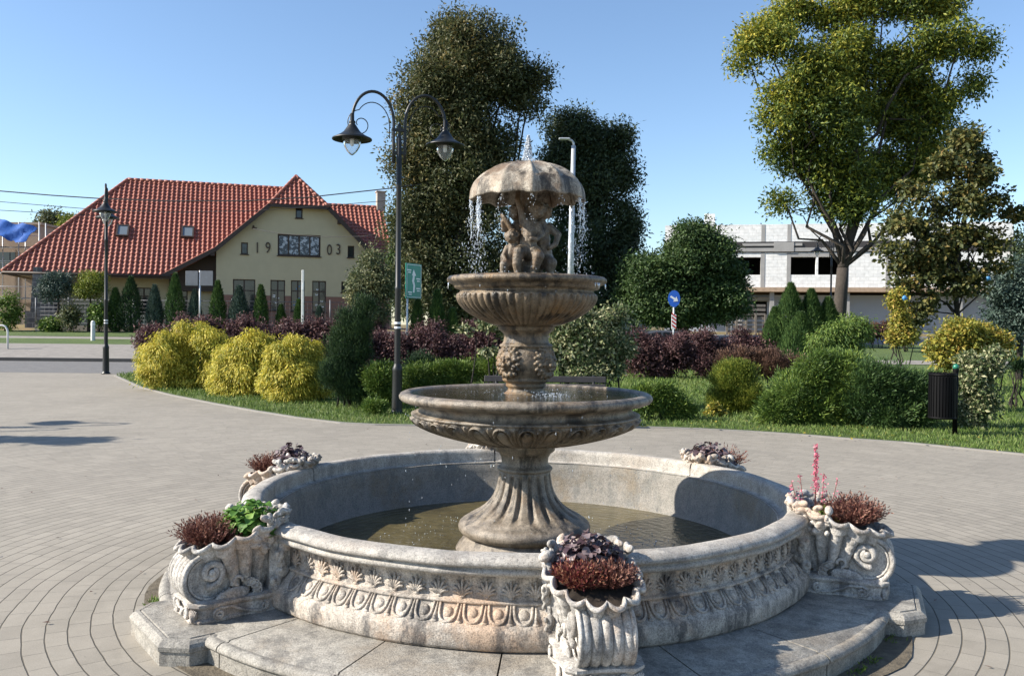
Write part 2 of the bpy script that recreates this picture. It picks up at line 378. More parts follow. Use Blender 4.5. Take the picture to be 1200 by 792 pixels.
M['chimneybrick'] = mat_brickish('chimney_brick', (.40, .29, .22), (.45, .35, .27), (.4, .37, .33), .25, .08, .01, axes='xz')
M['kerb'] = mat_simple('kerb_concrete', (.22, .208, .19), .9, 0, .12, 3, .003)
M['darkkerb'] = mat_simple('dark_kerb', (.05, .05, .05), .9, 0, .2, 3)
M['asphalt'] = mat_simple('asphalt', (.12, .118, .115), .9, 0, .1, 2, .003)

m, t, b = newmat('lawn'); p = wpos(t)
c = ramp(t, [(.3, (.050, .085, .018)), (.55, (.082, .125, .028)), (.8, (.135, .145, .045))], mth(t, 'ADD', mth(t, 'MULTIPLY', noise(t, .8, 6, .65, p), .6), mth(t, 'MULTIPLY', noise(t, 25, 4, .7, p), .4)))
t.links.new(c, b.inputs['Base Color']); b.inputs['Roughness'].default_value = .9; bump(t, b, noise(t, 40, 4, .8, p), .04); M['lawn'] = m
m, t, b = newmat('leaf_litter_ground'); p = wpos(t)
c = ramp(t, [(.35, (.07, .09, .025)), (.55, (.18, .115, .04)), (.75, (.25, .15, .07))], noise(t, 1.6, 7, .7, p))
t.links.new(c, b.inputs['Base Color']); b.inputs['Roughness'].default_value = .95; M['litter'] = m
m, t, b = newmat('dry_earth'); p = wpos(t)
c = ramp(t, [(.3, (.07, .058, .04)), (.5, (.14, .115, .08)), (.7, (.22, .185, .13))], noise(t, 12, 7, .75, p))
t.links.new(c, b.inputs['Base Color']); b.inputs['Roughness'].default_value = .95; bump(t, b, noise(t, 30, 5, .8, p), .03); M['earth'] = m

def mat_leaf(name, stops, nscale=1.0, rnd=.45, rough=.55, trans=.3, tcol=None, zgrad=None):
    m, t, b = newmat(name); v = coords(t)
    g = t.nodes.new('ShaderNodeNewGeometry')
    f = mth(t, 'ADD', mth(t, 'MULTIPLY', noise(t, nscale, 3, .6, v), 1 - rnd), mth(t, 'MULTIPLY', g.outputs['Random Per Island'], rnd))
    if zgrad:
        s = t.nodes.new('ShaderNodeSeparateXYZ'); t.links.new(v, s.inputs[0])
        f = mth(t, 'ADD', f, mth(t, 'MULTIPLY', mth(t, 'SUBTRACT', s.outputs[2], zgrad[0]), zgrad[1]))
    c = ramp(t, stops, f); t.links.new(c, b.inputs['Base Color']); b.inputs['Roughness'].default_value = rough
    b.inputs['Specular IOR Level'].default_value = .35
    tr = t.nodes.new('ShaderNodeBsdfTranslucent'); t.links.new(c if tcol is None else mix(t, .5, c, tcol), tr.inputs[0])
    mx = t.nodes.new('ShaderNodeMixShader'); mx.inputs[0].default_value = trans
    t.links.new(b.outputs[0], mx.inputs[1]); t.links.new(tr.outputs[0], mx.inputs[2])
    t.links.new(mx.outputs[0], t.nodes['Material Output'].inputs[0]); return m
LM = dict(
 spruce=mat_leaf('dark_olive_leaves', [(.3, (.035, .05, .018)), (.5, (.075, .09, .034)), (.68, (.15, .14, .06)), (.86, (.30, .19, .04))], .35, .4),
 darkgreen=mat_leaf('dark_green_leaves', [(.3, (.02, .036, .016)), (.5, (.042, .066, .028)), (.75, (.075, .10, .045))], .4, .4, trans=.2),
 midgreen=mat_leaf('mid_green_leaves', [(.3, (.03, .06, .02)), (.5, (.055, .10, .03)), (.75, (.10, .15, .045))], .5, .45),
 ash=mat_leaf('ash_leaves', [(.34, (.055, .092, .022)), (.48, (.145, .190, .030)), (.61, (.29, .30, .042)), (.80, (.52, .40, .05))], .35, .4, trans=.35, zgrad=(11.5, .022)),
 maple=mat_leaf('maple_leaves', [(.3, (.035, .05, .018)), (.5, (.085, .10, .03)), (.68, (.17, .15, .04)), (.82, (.22, .12, .035))], .6, .45),
 greyleaf=mat_leaf('grey_green_leaves', [(.3, (.06, .085, .04)), (.5, (.12, .14, .06)), (.75, (.22, .21, .10))], .9, .45),
 gold=mat_leaf('golden_thread_foliage', [(.25, (.10, .14, .015)), (.42, (.36, .35, .035)), (.68, (.70, .58, .10))], 2.6, .45, trans=.35),
 purple=mat_leaf('purple_barberry_leaves', [(.3, (.045, .020, .024)), (.5, (.105, .050, .052)), (.75, (.20, .11, .10))], 1.2, .5),
 brownpurple=mat_leaf('brown_purple_leaves', [(.3, (.07, .04, .03)), (.5, (.14, .075, .055)), (.75, (.2, .12, .08))], 1.2, .5),
 juniper=mat_leaf('juniper_foliage', [(.3, (.035, .075, .014)), (.5, (.095, .16, .026)), (.72, (.20, .26, .045))], 1.2, .4, trans=.15),
 pine=mat_leaf('dark_pine_needles', [(.3, (.012, .03, .014)), (.5, (.026, .058, .022)), (.75, (.065, .11, .032))], 1.5, .4, trans=.12),
 brightg=mat_leaf('bright_green_leaves', [(.3, (.05, .10, .018)), (.5, (.10, .17, .028)), (.75, (.19, .25, .045))], 1.2, .45),
 thuja=mat_leaf('thuja_foliage', [(.3, (.022, .052, .016)), (.5, (.048, .098, .026)), (.72, (.10, .16, .04))], 1.2, .4, trans=.15),
 yellowgreen=mat_leaf('yellow_green_foliage', [(.3, (.09, .13, .02)), (.5, (.17, .21, .03)), (.75, (.30, .30, .05))], 1.2, .5),
 euonym=mat_leaf('golden_shrub_leaves', [(.3, (.12, .14, .02)), (.50, (.27, .26, .04)), (.66, (.42, .34, .06)), (.85, (.36, .18, .05))], 1.6, .5),
 varieg=mat_leaf('cream_variegated_leaves', [(.3, (.06, .095, .035)), (.50, (.12, .16, .06)), (.64, (.34, .34, .18)), (.85, (.55, .52, .32))], 3.0, .6),
 bluish=mat_leaf('blue_green_needles', [(.3, (.03, .055, .045)), (.5, (.06, .095, .075)), (.75, (.10, .14, .11))], 1.2, .4, trans=.15),
 heather=mat_leaf('heather_brown_red', [(.3, (.07, .026, .022)), (.5, (.17, .065, .05)), (.75, (.30, .16, .11))], 14, .6, trans=.2),
 heatherred=mat_leaf('heather_crimson', [(.3, (.07, .014, .018)), (.45, (.18, .035, .035)), (.62, (.26, .09, .05)), (.8, (.38, .22, .13))], 9, .55, trans=.2),
 heuchera=mat_leaf('dark_purple_heuchera', [(.3, (.06, .036, .042)), (.5, (.125, .088, .094)), (.8, (.25, .20, .20))], 14, .7, rough=.35, trans=.12),
 geranium=mat_leaf('fresh_green_round_leaves', [(.3, (.07, .16, .03)), (.5, (.13, .27, .05)), (.8, (.24, .37, .08))], 12, .6, trans=.35),
 pink=mat_leaf('pink_flower_bells', [(.3, (.45, .08, .14)), (.6, (.70, .18, .27)), (.8, (.75, .35, .4))], 20, .6, trans=.3),
 grass=mat_leaf('grass_blades', [(.3, (.07, .12, .022)), (.55, (.13, .205, .04)), (.85, (.28, .29, .10))], .7, .5, trans=.3),
)

# ------------------------------------------------------------------ foliage
def nrm(a): return a / (np.linalg.norm(a, axis=-1, keepdims=True) + 1e-9)
def leafquads(mb, P, A, N, L, W, mat=0):
    n = len(P); A = nrm(A); B = nrm(np.cross(A, N)); Nn = np.cross(B, A)
    L = np.broadcast_to(L, (n,))[:, None]; W = np.broadcast_to(W, (n,))[:, None]
    V = np.stack([P, P + A * L * .45 + B * W * .5 + Nn * W * .15, P + A * L, P + A * L * .45 - B * W * .5 + Nn * W * .15], 1).reshape(-1, 3)
    mb.add(V, np.arange(4 * n).reshape(n, 4), mat, False)
def rand_dirs(n): return nrm(rng.normal(size=(n, 3)))
def foliage(mb, lobes, nl, csize, L, W, mode='broad', per=40, squash=.65, hollow=.62, zmin=None, jit=.5, mat=0, sub=0):
    """lobes rows: cx,cy,cz,rx,ry,rz in object space"""
    lobes = np.array(lobes, float)
    if sub:
        nw = []
        for q in lobes:
            dd = rand_dirs(sub); dd[:, 2] = dd[:, 2] * .9 + .1
            for d_ in dd:
                k_ = (.22 + .26 * rng.random()) * (1 if sub < 10 else .85); nw.append(np.concatenate([q[:3] + d_ * q[3:] * (.45 + .38 * rng.random()), q[3:] * k_ * np.array([1.05, 1.05, 1.0])]))
            if sub > 8:
                for d_ in rand_dirs(5):
                    k_ = .13 + .09 * rng.random(); d_[2] = d_[2] * .7 + .12; nw.append(np.concatenate([q[:3] + d_ * q[3:] * (.98 + .16 * rng.random()), q[3:] * k_ * np.array([1.5, 1.5, .8])]))
        lobes = np.array(nw)
    area = (lobes[:, 3] * lobes[:, 5] + lobes[:, 3] * lobes[:, 4] + lobes[:, 4] * lobes[:, 5])
    K = max(1, int(nl / per)); idx = rng.choice(len(lobes), K, p=area / area.sum())
    d = rand_dirs(K); rad = hollow + (1 - hollow) * rng.random(K) ** .6
    rad *= 1 + .13 * rng.normal(size=K)
    cen = lobes[idx, :3] + d * lobes[idx, 3:] * rad[:, None]
    cs = csize * (.6 + .8 * rng.random(K))
    ci = np.repeat(np.arange(K), per); n = len(ci)
    off = np.clip(rng.normal(size=(n, 3)), -1.45, 1.45) * cs[ci][:, None] * .5; off[:, 2] *= squash
    P = cen[ci] + off; out = nrm(d[ci] * 1.0 + off / (cs[ci][:, None]) * .5)
    if zmin is not None:
        k = P[:, 2] > zmin; P, out, n = P[k], out[k], int(k.sum())
    r = rand_dirs(n)
    up = np.array([0, 0, 1.0])
    if mode == 'broad': A = nrm(out * .5 + r * .9 - up * .25); N = nrm(out * .5 + up * .5 + rand_dirs(n) * jit)
    elif mode == 'droop': A = nrm(out * .55 - up * .75 + r * .35); N = nrm(out + rand_dirs(n) * jit)
    elif mode == 'up': A = nrm(out * .6 + up * .75 + r * .35); N = nrm(out + rand_dirs(n) * jit)
    elif mode == 'spread': A = nrm(out * .9 + up * .3 + r * .55); N = nrm(up * .7 + out * .4 + rand_dirs(n) * .7)
    l = L * (.6 + .8 * rng.random(n)); leafquads(mb, P, A, N, l, W * (.7 + .6 * rng.random(n)), mat)
    return cen
def limb(mb, a, b, r0, r1, n=6, wob=.06, k=6):
    a = np.array(a, float); b = np.array(b, float); t = np.linspace(0, 1, k)[:, None]; L = np.linalg.norm(b - a)
    P = a + (b - a) * t; P[1:-1] += rng.normal(size=(k - 2, 3)) * wob * L * .5
    tube(mb, P, np.linspace(r0, r1, k), n); return P
def loc_lobes(px, Y, base):   # survey rows (px,py,rx_px,ry_px[,dY]) -> object-space ellipsoids
    out = []
    for q in px:
        y = Y + (q[4] if len(q) > 4 else 0); c = at(q[0], q[1], y); s = y / F0
        out.append([c[0] - base[0], c[1] - base[1], c[2] - base[2], q[2] * s, (q[2] + q[3]) / 2 * s * .85, q[3] * s])
    return out
def tree(name, label, cat, Y, basepx, lobes, mat, nl, cs, L, W, trunk_r=.15, bark='bark', mode='broad', group=None, fork=None, per=40, squash=.65, limbs=True, hollow=.62, zb=None, twigs=0, sub=9, fill=.22):
    base = gnd(basepx, Y)
    if zb is not None: base[2] = zb
    root = empty(name, base, label, cat, group)
    lb = loc_lobes(lobes, Y, base); f = MB()
    cen = foliage(f, lb, nl, cs * .75, L, W, mode, per, squash, hollow, zmin=.05, sub=sub)
    inn = np.array(lb); inn[:, 3:] *= .7; foliage(f, inn, int(nl * fill), cs, L * 1.1, W * 1.1, mode, per, squash, .3, zmin=.05)
    tb = MB(); lbn = np.array(lb); top = lbn[np.argmax(lbn[:, 2])]
    fk = fork if fork is not None else max(.4, float(lbn[:, 2].min()) * .9)
    tp = limb(tb, (0, 0, -.1), (lbn[:, 0].mean() * .25, lbn[:, 1].mean() * .25, fk), trunk_r * 1.15, trunk_r * .8, 10, .015)
    tp2 = limb(tb, tp[-1], (top[0] * .8, top[1] * .8, top[2]), trunk_r * .8, trunk_r * .12, 8, .04)
    if limbs:
        for c in lbn:
            k = rng.integers(0, 4); s = tp2[k] if c[2] > tp2[k][2] else tp[-1]
            e = c[:3] + rng.normal(size=3) * .1 * c[3]
            q = limb(tb, s, e, trunk_r * .30, trunk_r * .07, 6, .10)
            for _ in range(twigs):
                limb(tb, q[rng.integers(2, 6)], cen[rng.integers(0, len(cen))] if rng.random() < .0 else e + rand_dirs(1)[0] * c[3:] * .9, trunk_r * .1, trunk_r * .03, 4, .12, 5)
    tb.build('trunk', M[bark], root); f.build('crown', LM[mat], root); return root
def shrub(name, label, Y, lobes, mat, nl, cs, L, W, mode='broad', cat='shrub', group=None, per=30, squash=.8, hollow=.6, basepx=None, stems=6, jit=.5, bark='barkdark', sub=7):
    bx = basepx if basepx is not None else np.mean([q[0] for q in lobes]); base = gnd(bx, Y)
    root = empty(name, base, label, cat, group); lb = loc_lobes(lobes, Y, base); f = MB()
    foliage(f, lb, nl, cs * .7, L, W, mode, per, squash, hollow, zmin=.02, jit=jit, sub=sub)
    # inner twig mass so that the shrub is not see-through
    core = np.array(lb); core[:, 3:] *= .72
    foliage(f, core, int(nl * .4), cs * 1.2, L * 1.3, W * 1.5, mode, per, squash, .3, zmin=.02)
    f.build('foliage', LM[mat], root)
    s = MB()
    for i in range(stems):
        c = lb[i % len(lb)]; x0 = c[0] * .8 + rng.normal() * .08
        limb(s, (x0, c[1] * .8, -.03), (c[0] + rng.normal() * c[3] * .4, c[1] + rng.normal() * c[4] * .3, c[2] + c[5] * .3), .022, .006, 5, .08)
    s.build('stem', M[bark], root); return root

# ================================================================== THE SETTING
def strip_y(name, xs, ys, dz, mat, kind='structure', zf=None):
    mb = MB(); xs = np.array(xs, float); ys = np.array(ys, float); X, Y = np.meshgrid(xs, ys, indexing='ij')
    Z = np.vectorize(terr)(X, Y) + dz; mb.add(np.stack([X, Y, Z], -1).reshape(-1, 3), gridf(len(xs), len(ys)), 0, True)
    return tag(mb.build(name, mat), kind=kind)
YB = [33.8, 38, 50, 60]
def ysn(a, b): return sorted({a, b} | {y for y in YB if a < y < b})
strip_y('ground', [-400, -60, 60, 400], [-60, 0, 33.8, 38, 50, 60, 400], -.03, M['litter'])
# plaza: everything on this side of the lawn edge
EDGE = [(-11.6, 25.2)] + [tuple(gnd(px, 1)[:2] * 0 + at(px, py, EYE / -(ray(px, py)[2] / ray(px, py)[1]))[:2]) for px, py in
        [(165, 454), (200, 463), (250, 473), (300, 482), (350, 490), (400, 496), (440, 498), (500, 499), (560, 499), (640, 499), (700, 500), (760, 501), (820, 503), (880, 506), (940, 510), (1000, 515), (1060, 519), (1120, 525), (1200, 533)]]
xr, yr = EDGE[-1]; EDGE += [(xr + 2.5, yr - 1.1), (xr + 8, yr - 4.5), (xr + 25, yr - 14)]
mb = MB(); E = np.array(EDGE); n = len(E)
mb.add([(-60, 26.3, 0), (-60, -20, 0), (40, -20, 0)] + [(a, b_, 0) for a, b_ in E[::-1]] + [(-11.2, 26.3, 0)], [list(range(n + 4))])
tag(mb.build('plaza_paving', M['paving']), kind='structure')
# lawn sheet beyond the edge
mb = MB(); far = [(-10.6, 29.2)] + [(min(60, max(-10.6, x * 2.0 + 3)), 33.8) for x, y in EDGE[1:]]
P = np.array([(a, b_, .012) for a, b_ in EDGE] + [(a, b_, .012) for a, b_ in far]); mb.add(P, gridf(2, n), 0, True)
tag(mb.build('lawn', M['lawn']), kind='structure')
strip_y('lawn_slope', np.linspace(-11, 60, 12), [33.8, 38, 44], .012, M['lawn'])
# narrow edging stone between paving and lawn
mb = MB(); d = nrm(np.gradient(E, axis=0)); nn = np.stack([-d[:, 1], d[:, 0]], 1)
prof = [(-.035, 0), (-.035, .018), (.035, .018), (.035, 0)]
V = np.array([[e[0] + k[0] * q, e[1] + k[1] * q, z] for e, k in zip(E, nn) for q, z in prof]); mb.add(V, gridf(n, 4)[:, ::-1]); tag(mb.build('lawn_kerb', M['kerb']), kind='structure')
# road, kerb, pavement, verges on the left
strip_y('road', [-60, -10.8], [26.3, 33.75], .002, M['road'])
mb = MB(); box2(mb, (-60, 33.7, 0), (-11, 33.9, .13)); tag(mb.build('kerb', M['darkkerb']), kind='structure')
strip_y('pavement', [-60, -9], [33.85, 37.6, 38, 38.6], .10, M['sidewalk'])
strip_y('grass_verge', [-60, -9], [38.6, 42], .06, M['lawn'])
strip_y('path', [-60, -9], [42, 43.4], .05, M['sidewalk'])
strip_y('grass_verge', [-60, -9], [43.4, 47.2], .06, M['lawn'])
strip_y('road', [-8.9, 80], [44, 50, 50.5], .02, M['asphalt'])
strip_y('path', [9.5, 60], [35.2, 36.4], .03, M['sidewalk'])
# dry earth ring round the fountain step
mb = MB(); lathe(mb, [(2.1, .006), (2.32, .006)], 96, c=(CX, CY, 0), disp=lambda r, z, t: (r + (r > 2.2) * (.03 * np.sin(7 * t) + .02 * np.sin(17 * t + 1)), z)); tag(mb.build('earth', M['earth']), kind='structure')

# ================================================================== THE FOUNTAIN
STEP = .175
PA = [R(a) for a in (-82.0, -22, 38, 98, 158, 217.5)]       # planter directions
FT = empty('fountain', (CX, CY, FZ), 'three tier cast stone fountain with an umbrella top in its round basin', 'fountain'); FT.scale = (FS, FS, FS)
# step with projecting pads
mb = MB()
sp = [(1.60, .210), (1.70, .208), (2.02, .203), (2.027, .196), (2.034, .196), (2.045, .202), (2.065, .200), (2.082, .190), (2.088, .176), (2.083, .166), (2.074, .162), (2.072, .155), (2.072, .02)]
sp = [(1.52, .0), (1.52, .195)] + sp
cuts = []
for i in range(6):
    a0 = PA[i]; a1 = PA[i + 1] if i < 5 else PA[0] + 2 * pi
    a1 += 2 * pi if a1 < a0 else 0
    cuts += [(a0 - R(12), a0 + R(12)), (a0 + R(12), (a0 + a1) / 2), ((a0 + a1) / 2, a1 - R(12))]
for a0, a1 in cuts:
    mb = MB(); lathe(mb, sp, 40, a0=a0 + .0022, a1=a1 - .0022, capend=True, disp=lambda r, z, t: (r, z + .002 * np.sin(5 * t))); mb.build('step_slab', M['stone_step'], FT)
def padmesh():
    m = MB()
    def inset(d): return [(1.85, -.335 + d), (2.125 - d * .4, -.335 + d), (2.225 - d, -.24 + d * .4), (2.225 - d, .24 - d * .4), (2.125 - d * .4, .335 - d), (1.85, .335 - d)]
    lv = [(0, .02), (0, .152), (-.006, .156), (-.008, .176), (.002, .190), (.018, .2025), (.034, .2035), (.036, .200), (.042, .200), (.044, .206)]
    V = []
    for d, z in lv: V += [(x, y, z) for x, y in inset(d)]
    k = len(lv); f = [[i * 6 + j, i * 6 + (j + 1) % 6, (i + 1) * 6 + (j + 1) % 6, (i + 1) * 6 + j] for i in range(k - 1) for j in range(6)]
    m.add(V, f + [[(k - 1) * 6 + j for j in range(6)]])
    return m
pad0 = padmesh().build('pad', M['stone_step'], FT, rotz=PA[0])
for a in PA[1:]:
    c = pad0.copy(); COL.objects.link(c); c.parent = FT; c.rotation_euler = (0, 0, a)

# ---- wall panels with palmettes and egg moulding
def wavy(r, z, t): return r + .002 * np.sin(23 * t + 9 * z), z
wall_prof = [(1.640, .206), (1.666, .212), (1.680, .228), (1.683, .29), (1.676, .306), (1.664, .313), (1.662, .318), (1.650, .322), (1.636, .338), (1.620, .356), (1.604, .374), (1.592, .386),
             (1.600, .390), (1.603, .396), (1.600, .402), (1.590, .405), (1.580, .41), (1.578, .512), (1.60, .522)]
inner_prof = [(1.50, .522), (1.485, .50), (1.475, .45), (1.455, .25), (1.40, .225), (1.37, .16), (1.30, .10)]
rim_prof = [(1.59, .515), (1.622, .520), (1.640, .524), (1.652, .532), (1.656, .542), (1.652, .551), (1.640, .556), (1.646, .562), (1.664, .568), (1.672, .578), (1.668, .590), (1.655, .602), (1.635, .610), (1.60, .614),
            (1.575, .613), (1.560, .608), (1.550, .596), (1.546, .580), (1.546, .530), (1.542, .520), (1.49, .517)]
def palmette(m, th, r, z, h, w):
    """seven-lobed palmette lying against the frieze"""
    c, s = cos(th), sin(th); out = np.array([c, s, 0]); tg = np.array([-s, c, 0]); up = np.array([0, 0, 1.0])
    o = out * r + up * z
    for i, ang in enumerate((-1.5, -1.0, -.5, 0, .5, 1.0, 1.5)):
        L = h * (.98, .90, .74, .58)[abs(i - 3)]; P = [o + up * h * .10 + tg * .0022 * (i - 3)]; nstep = 5
        for k in range(nstep):
            aa = ang * (.25 + .85 * k / (nstep - 1)); P.append(P[-1] + (up * cos(aa) + tg * sin(aa)) * L * .88 / nstep)
        P = [x + out * (.002 + .003 * sin(pi * k / nstep)) for k, x in enumerate(P)]
        tube(m, P, [.0030, .0042, .0054, .0064, .0068, .0058], 6)
        ell(m, P[-1], (.0064, .0064, .0064), None, 6, 5)
    ell(m, o + up * h * .07, (.013, .009, .009), np.stack([tg, up, out], 1), 8, 5)
    ell(m, o + up * h * .06, (.016, .006, .008), np.stack([tg, up, out], 1), 8, 5)
def egg(m, th, dth):
    n0 = np.array([cos(th) * .75, sin(th) * .75, .66]); 
    def pt(u, v, lift=.0):                             # u across (-1..1), v 0 bottom .. 1 top along the ogee
        z = .316 + v * .070; r = float(np.interp(z, [.313, .322, .356, .386], [1.664, 1.650, 1.620, 1.592])) + lift
        a = th + u * dth * .5; return (r * cos(a), r * sin(a), z + lift * .5)
    out = np.array([cos(th), sin(th), 0]); tg = np.array([-sin(th), cos(th), 0]); sl = nrm(np.array(pt(0, .9)) - np.array(pt(0, .1)))
    N = np.cross(tg, sl); N = N if N.dot(out) > 0 else -N
    ell(m, np.array(pt(0, .58, -.002)), (.024, .027, .013), np.stack([tg, sl, N], 1), 10, 6)
    U = [pt(.70 * cos(q), .62 + (.55 if sin(q) < 0 else .0) * sin(q), .003) for q in np.linspace(pi, 2 * pi, 11)]
    U = [pt(-.74, .98, .003)] + U + [pt(.74, .98, .003)]
    tube(m, U, .0068, 6)
    tube(m, [pt(1, 1, .002), pt(1, .55, .003), pt(1, .15, .003)], [.004, .006, .010], 6)
    ell(m, pt(1, .10, .002), (.016, .010, .006), np.stack([tg, sl, N], 1), 8, 5)
def panel(a0, a1, hw=R(6.3)):
    m = MB(); lathe(m, wall_prof[::-1], 60, a0=a0, a1=a1, disp=wavy)
    lo, hi = a0 + hw + .012, a1 - hw - .012; k = int(round((hi - lo) / R(3.85))); d = (hi - lo) / k
    for i in range(k + 1):
        palmette(m, lo + i * d, 1.582, .408, .082 + .002 * sin(i * 5), .05)
        if i < k: egg(m, lo + (i + .5) * d, d)
    return m
for i in range(6):
    a0 = PA[i]; a1 = PA[(i + 1) % 6]; a1 += 2 * pi if a1 < a0 else 0
    if i == 5: a1 = PA[0] + 2 * pi
    panel(a0, a1).build('basin_panel', M['stone'], FT)
    m = MB(); lathe(m, inner_prof[::1], 40, a0=a0, a1=a1); 
    m.build('basin_lining', M['stone_inner'], FT)
    m = MB(); lathe(m, rim_prof[::-1], 70, a0=a0 + .004, a1=a1 - .004, capend=True, disp=lambda r, z, t: (r + .0015 * np.sin(31 * t), z + .0015 * np.sin(19 * t + 1)))
    m.build('rim_stone', M['stone_rim'], FT)
m = MB(); lathe(m, [(1.40, .10), (.4, .10), (0.001, .10)], 64); m.build('basin_floor', M['stone_inner'], FT)

# ---- shell planter, local axes: x outward, y along the rim, z up, origin at the rim centre line on the step
def spiral(c, r0, r1, turns, y, a0=0, n=60, sgn=1):
    t = np.linspace(0, 1, n); a = a0 + sgn * t * turns * 2 * pi; r = r0 * (r1 / r0) ** t
    return np.stack([c[0] + r * np.cos(a), np.full(n, y) if np.isscalar(y) else y(t), c[1] + r * np.sin(a)], 1)
def planter_meshes():
    body = MB(); nphi = 224; nl = 40; phi = np.arange(nphi) * 2 * pi / nphi
    V = []
    cc = []
    for s in np.linspace(0, 1, nl):
        e = s ** .75
        a = .095 + .16 * e ** 1.1; b = .095 + .115 * e; cx = .165 + .04 * s
        rib = np.abs(np.sin(7 * phi)) ** .6
        amp = .056 * (1 - max(0, s - .8) / .2 * .75); k = 1 - amp / b * (1 - rib)
        front = .5 + .5 * np.cos(phi)
        zt = .345 + .135 * (1 - front) ** 1.1
        z = .07 + (zt - .07) * s
        k = k + .012 * np.sin(s * 60 + 2 * np.sin(phi * 3)) * rib * (s < .85)
        fl = max(0, s - .86) / .14
        a2, b2 = a + (.022 + .016 * rib) * fl ** 1.5, b + (.020 + .016 * rib) * fl ** 1.5
        z = z + fl * .020 * (np.abs(np.sin(7 * phi)) ** 1.4 * -1 + .5) 
        V.append(np.stack([cx + a2 * k * np.cos(phi), b2 * k * np.sin(phi), z], 1))
    # lip thickness and inside
    top = V[-1]; c0 = np.array([.205, 0, 0]); 
    for f, dz in ((.99, .010), (.96, .018), (.92, .016), (.885, .0), (.86, -.03), (.82, -.055)):
        q = top.copy(); q[:, :2] = c0[:2] + (top[:, :2] - c0[:2]) * f; q[:, 2] += dz; V.append(q)
    body.add(np.concatenate(V), gridf(len(V), nphi, False, True)[:, ::-1], 0, True)
    soil = MB(); q = V[-2].copy(); q[:, :2] = c0[:2] + (q[:, :2] - c0[:2]) * 1.0; m = q.mean(0); m[2] += .02
    soil.add(np.concatenate([q, [m]]), [[i, (i + 1) % nphi, nphi] for i in range(nphi)], 0, True)
    # fluted scroll
    vol = MB(); K = (.362, .208); hw = .122; ny = 61; y = np.linspace(-hw, hw, ny); nt = 72; t = np.arange(nt) * 2 * pi / nt
    fl = np.abs(np.cos(y / hw * pi * 2.5)) ** .5
    Rr = .128 - .014 * (1 - fl)
    T, Yg = np.meshgrid(t, np.arange(ny), indexing='ij')
    rr = Rr[Yg] * (1 + .05 * np.cos(T + .6))
    V2 = np.stack([K[0] + rr * np.cos(T), y[Yg], K[1] + rr * np.sin(T)], -1).reshape(-1, 3); vol.add(V2, gridf(nt, ny, True, False), 0, True)
    for sg in (-1, 1):
        ring = np.array([[K[0] + .120 * cos(q), sg * (hw - .022), K[1] + .120 * sin(q)] for q in t]); vol.add(np.concatenate([ring, [[K[0], sg * (hw - .030), K[1]]]]), [[i, (i + 1) % nt, nt][::sg] for i in range(nt)], 0, True)
        tube(vol, [(K[0] + .122 * cos(q), sg * (hw + .0), K[1] + .122 * sin(q)) for q in np.linspace(-2.6, 3.6, 50)], .013, 8)
        P = spiral(K, .070, .018, 1.5, sg * (hw + .008), a0=-1.2, sgn=-1, n=56)
        P[:, 0] -= .008; P[:, 2] += .030
        tube(vol, P, np.linspace(.017, .017, 56), 8)
        ell(vol, (K[0] - .008, sg * (hw + .014), K[1] + .030), (.020, .020, .020), None, 12, 8)
        tube(vol, [(K[0] + .100 * cos(a_), sg * (hw - .008), K[1] + .100 * sin(a_)) for a_ in np.linspace(-2.4, 1.9, 36)], .006, 6)
    # side leaves running back from the scroll
    lfs = []
    for sg in (-1, 1):
        lf = MB(); lfs.append(lf)
        ell(lf, (.255, sg * .138, .110), (.090, .020, .040), Matrix.Rotation(R(10), 3, 'Y'), 14, 8)
        for i, a in enumerate(np.linspace(-.9, 1.3, 6)):
            p = np.array([.180 - .048 * cos(a), sg * .140, .120 + .050 * sin(a)])
            ell(lf, p, (.022, .015, .015), Matrix.Rotation(a, 3, 'Y'), 10, 6)
            tube(lf, [p + np.array([.024 * cos(q), sg * .012, .019 * sin(q)]) for q in np.linspace(.6, 5.4, 10)], .004, 5)
        tube(lf, [(.225 + .022 * cos(q), sg * .140, .180 + .022 * sin(q)) for q in np.linspace(-1.6, 3.4, 16)], .009, 7)
    # foot block with scrolls
    ft = MB(); lv = [(0, .0), (.012, .012), (.012, .020), (-.004, .030), (-.004, .070), (.014, .088), (.014, .100), (-.03, .106)]
    def outl(g):
        P = []
        for q in [(-.04, -.155), (.12, -.175), (.22, -.160), (.34, -.185), (.42, -.175), (.455, -.13), (.445, 0), (.455, .13), (.42, .175), (.34, .185), (.22, .160), (.12, .175), (-.04, .155)]:
            c_ = np.array([.2, 0]); v = np.array(q) - c_; P.append(c_ + v * (1 + g / np.linalg.norm(v)))
        return P
    V3 = np.array([[x, yy, z] for g, z in lv for x, yy in outl(g)]); k = 13
    ft.add(V3, [list(q)[::-1] for q in gridf(len(lv), k, False, True)][::1] + [list(range((len(lv) - 1) * k, len(lv) * k))])
    for sg in (-1, 1):
        P = spiral((.335, .045), .030, .008, 1.7, sg * .190, a0=1.6, sgn=-1, n=34); tube(ft, P, .0085, 6)
        P = spiral((.105, .043), .024, .007, 1.5, sg * .180, a0=1.4, sgn=1, n=30); tube(ft, P, .0075, 6)
        tube(ft, [(.335, sg * .192, .076), (.27, sg * .176, .070), (.22, sg * .172, .045), (.17, sg * .176, .028), (.105, sg * .184, .019)], .008, 6)
        # front scrolls
        t_ = np.linspace(0, 1, 34); a = 1.6 - sg * t_ * 1.6 * 2 * pi; r = .028 * (.3) ** t_
        tube(ft, np.stack([np.full(34, .462), sg * .078 + r * np.cos(a), .045 + r * np.sin(a)], 1), .0080, 6)
        for j in range(5):
            aa = -.9 + j * .45; ell(ft, (.440 + .004 * j, sg * (.160 - .004 * j), .045), (.010, .010, .034), Matrix.Rotation(aa * .6, 3, 'X'), 6, 5)
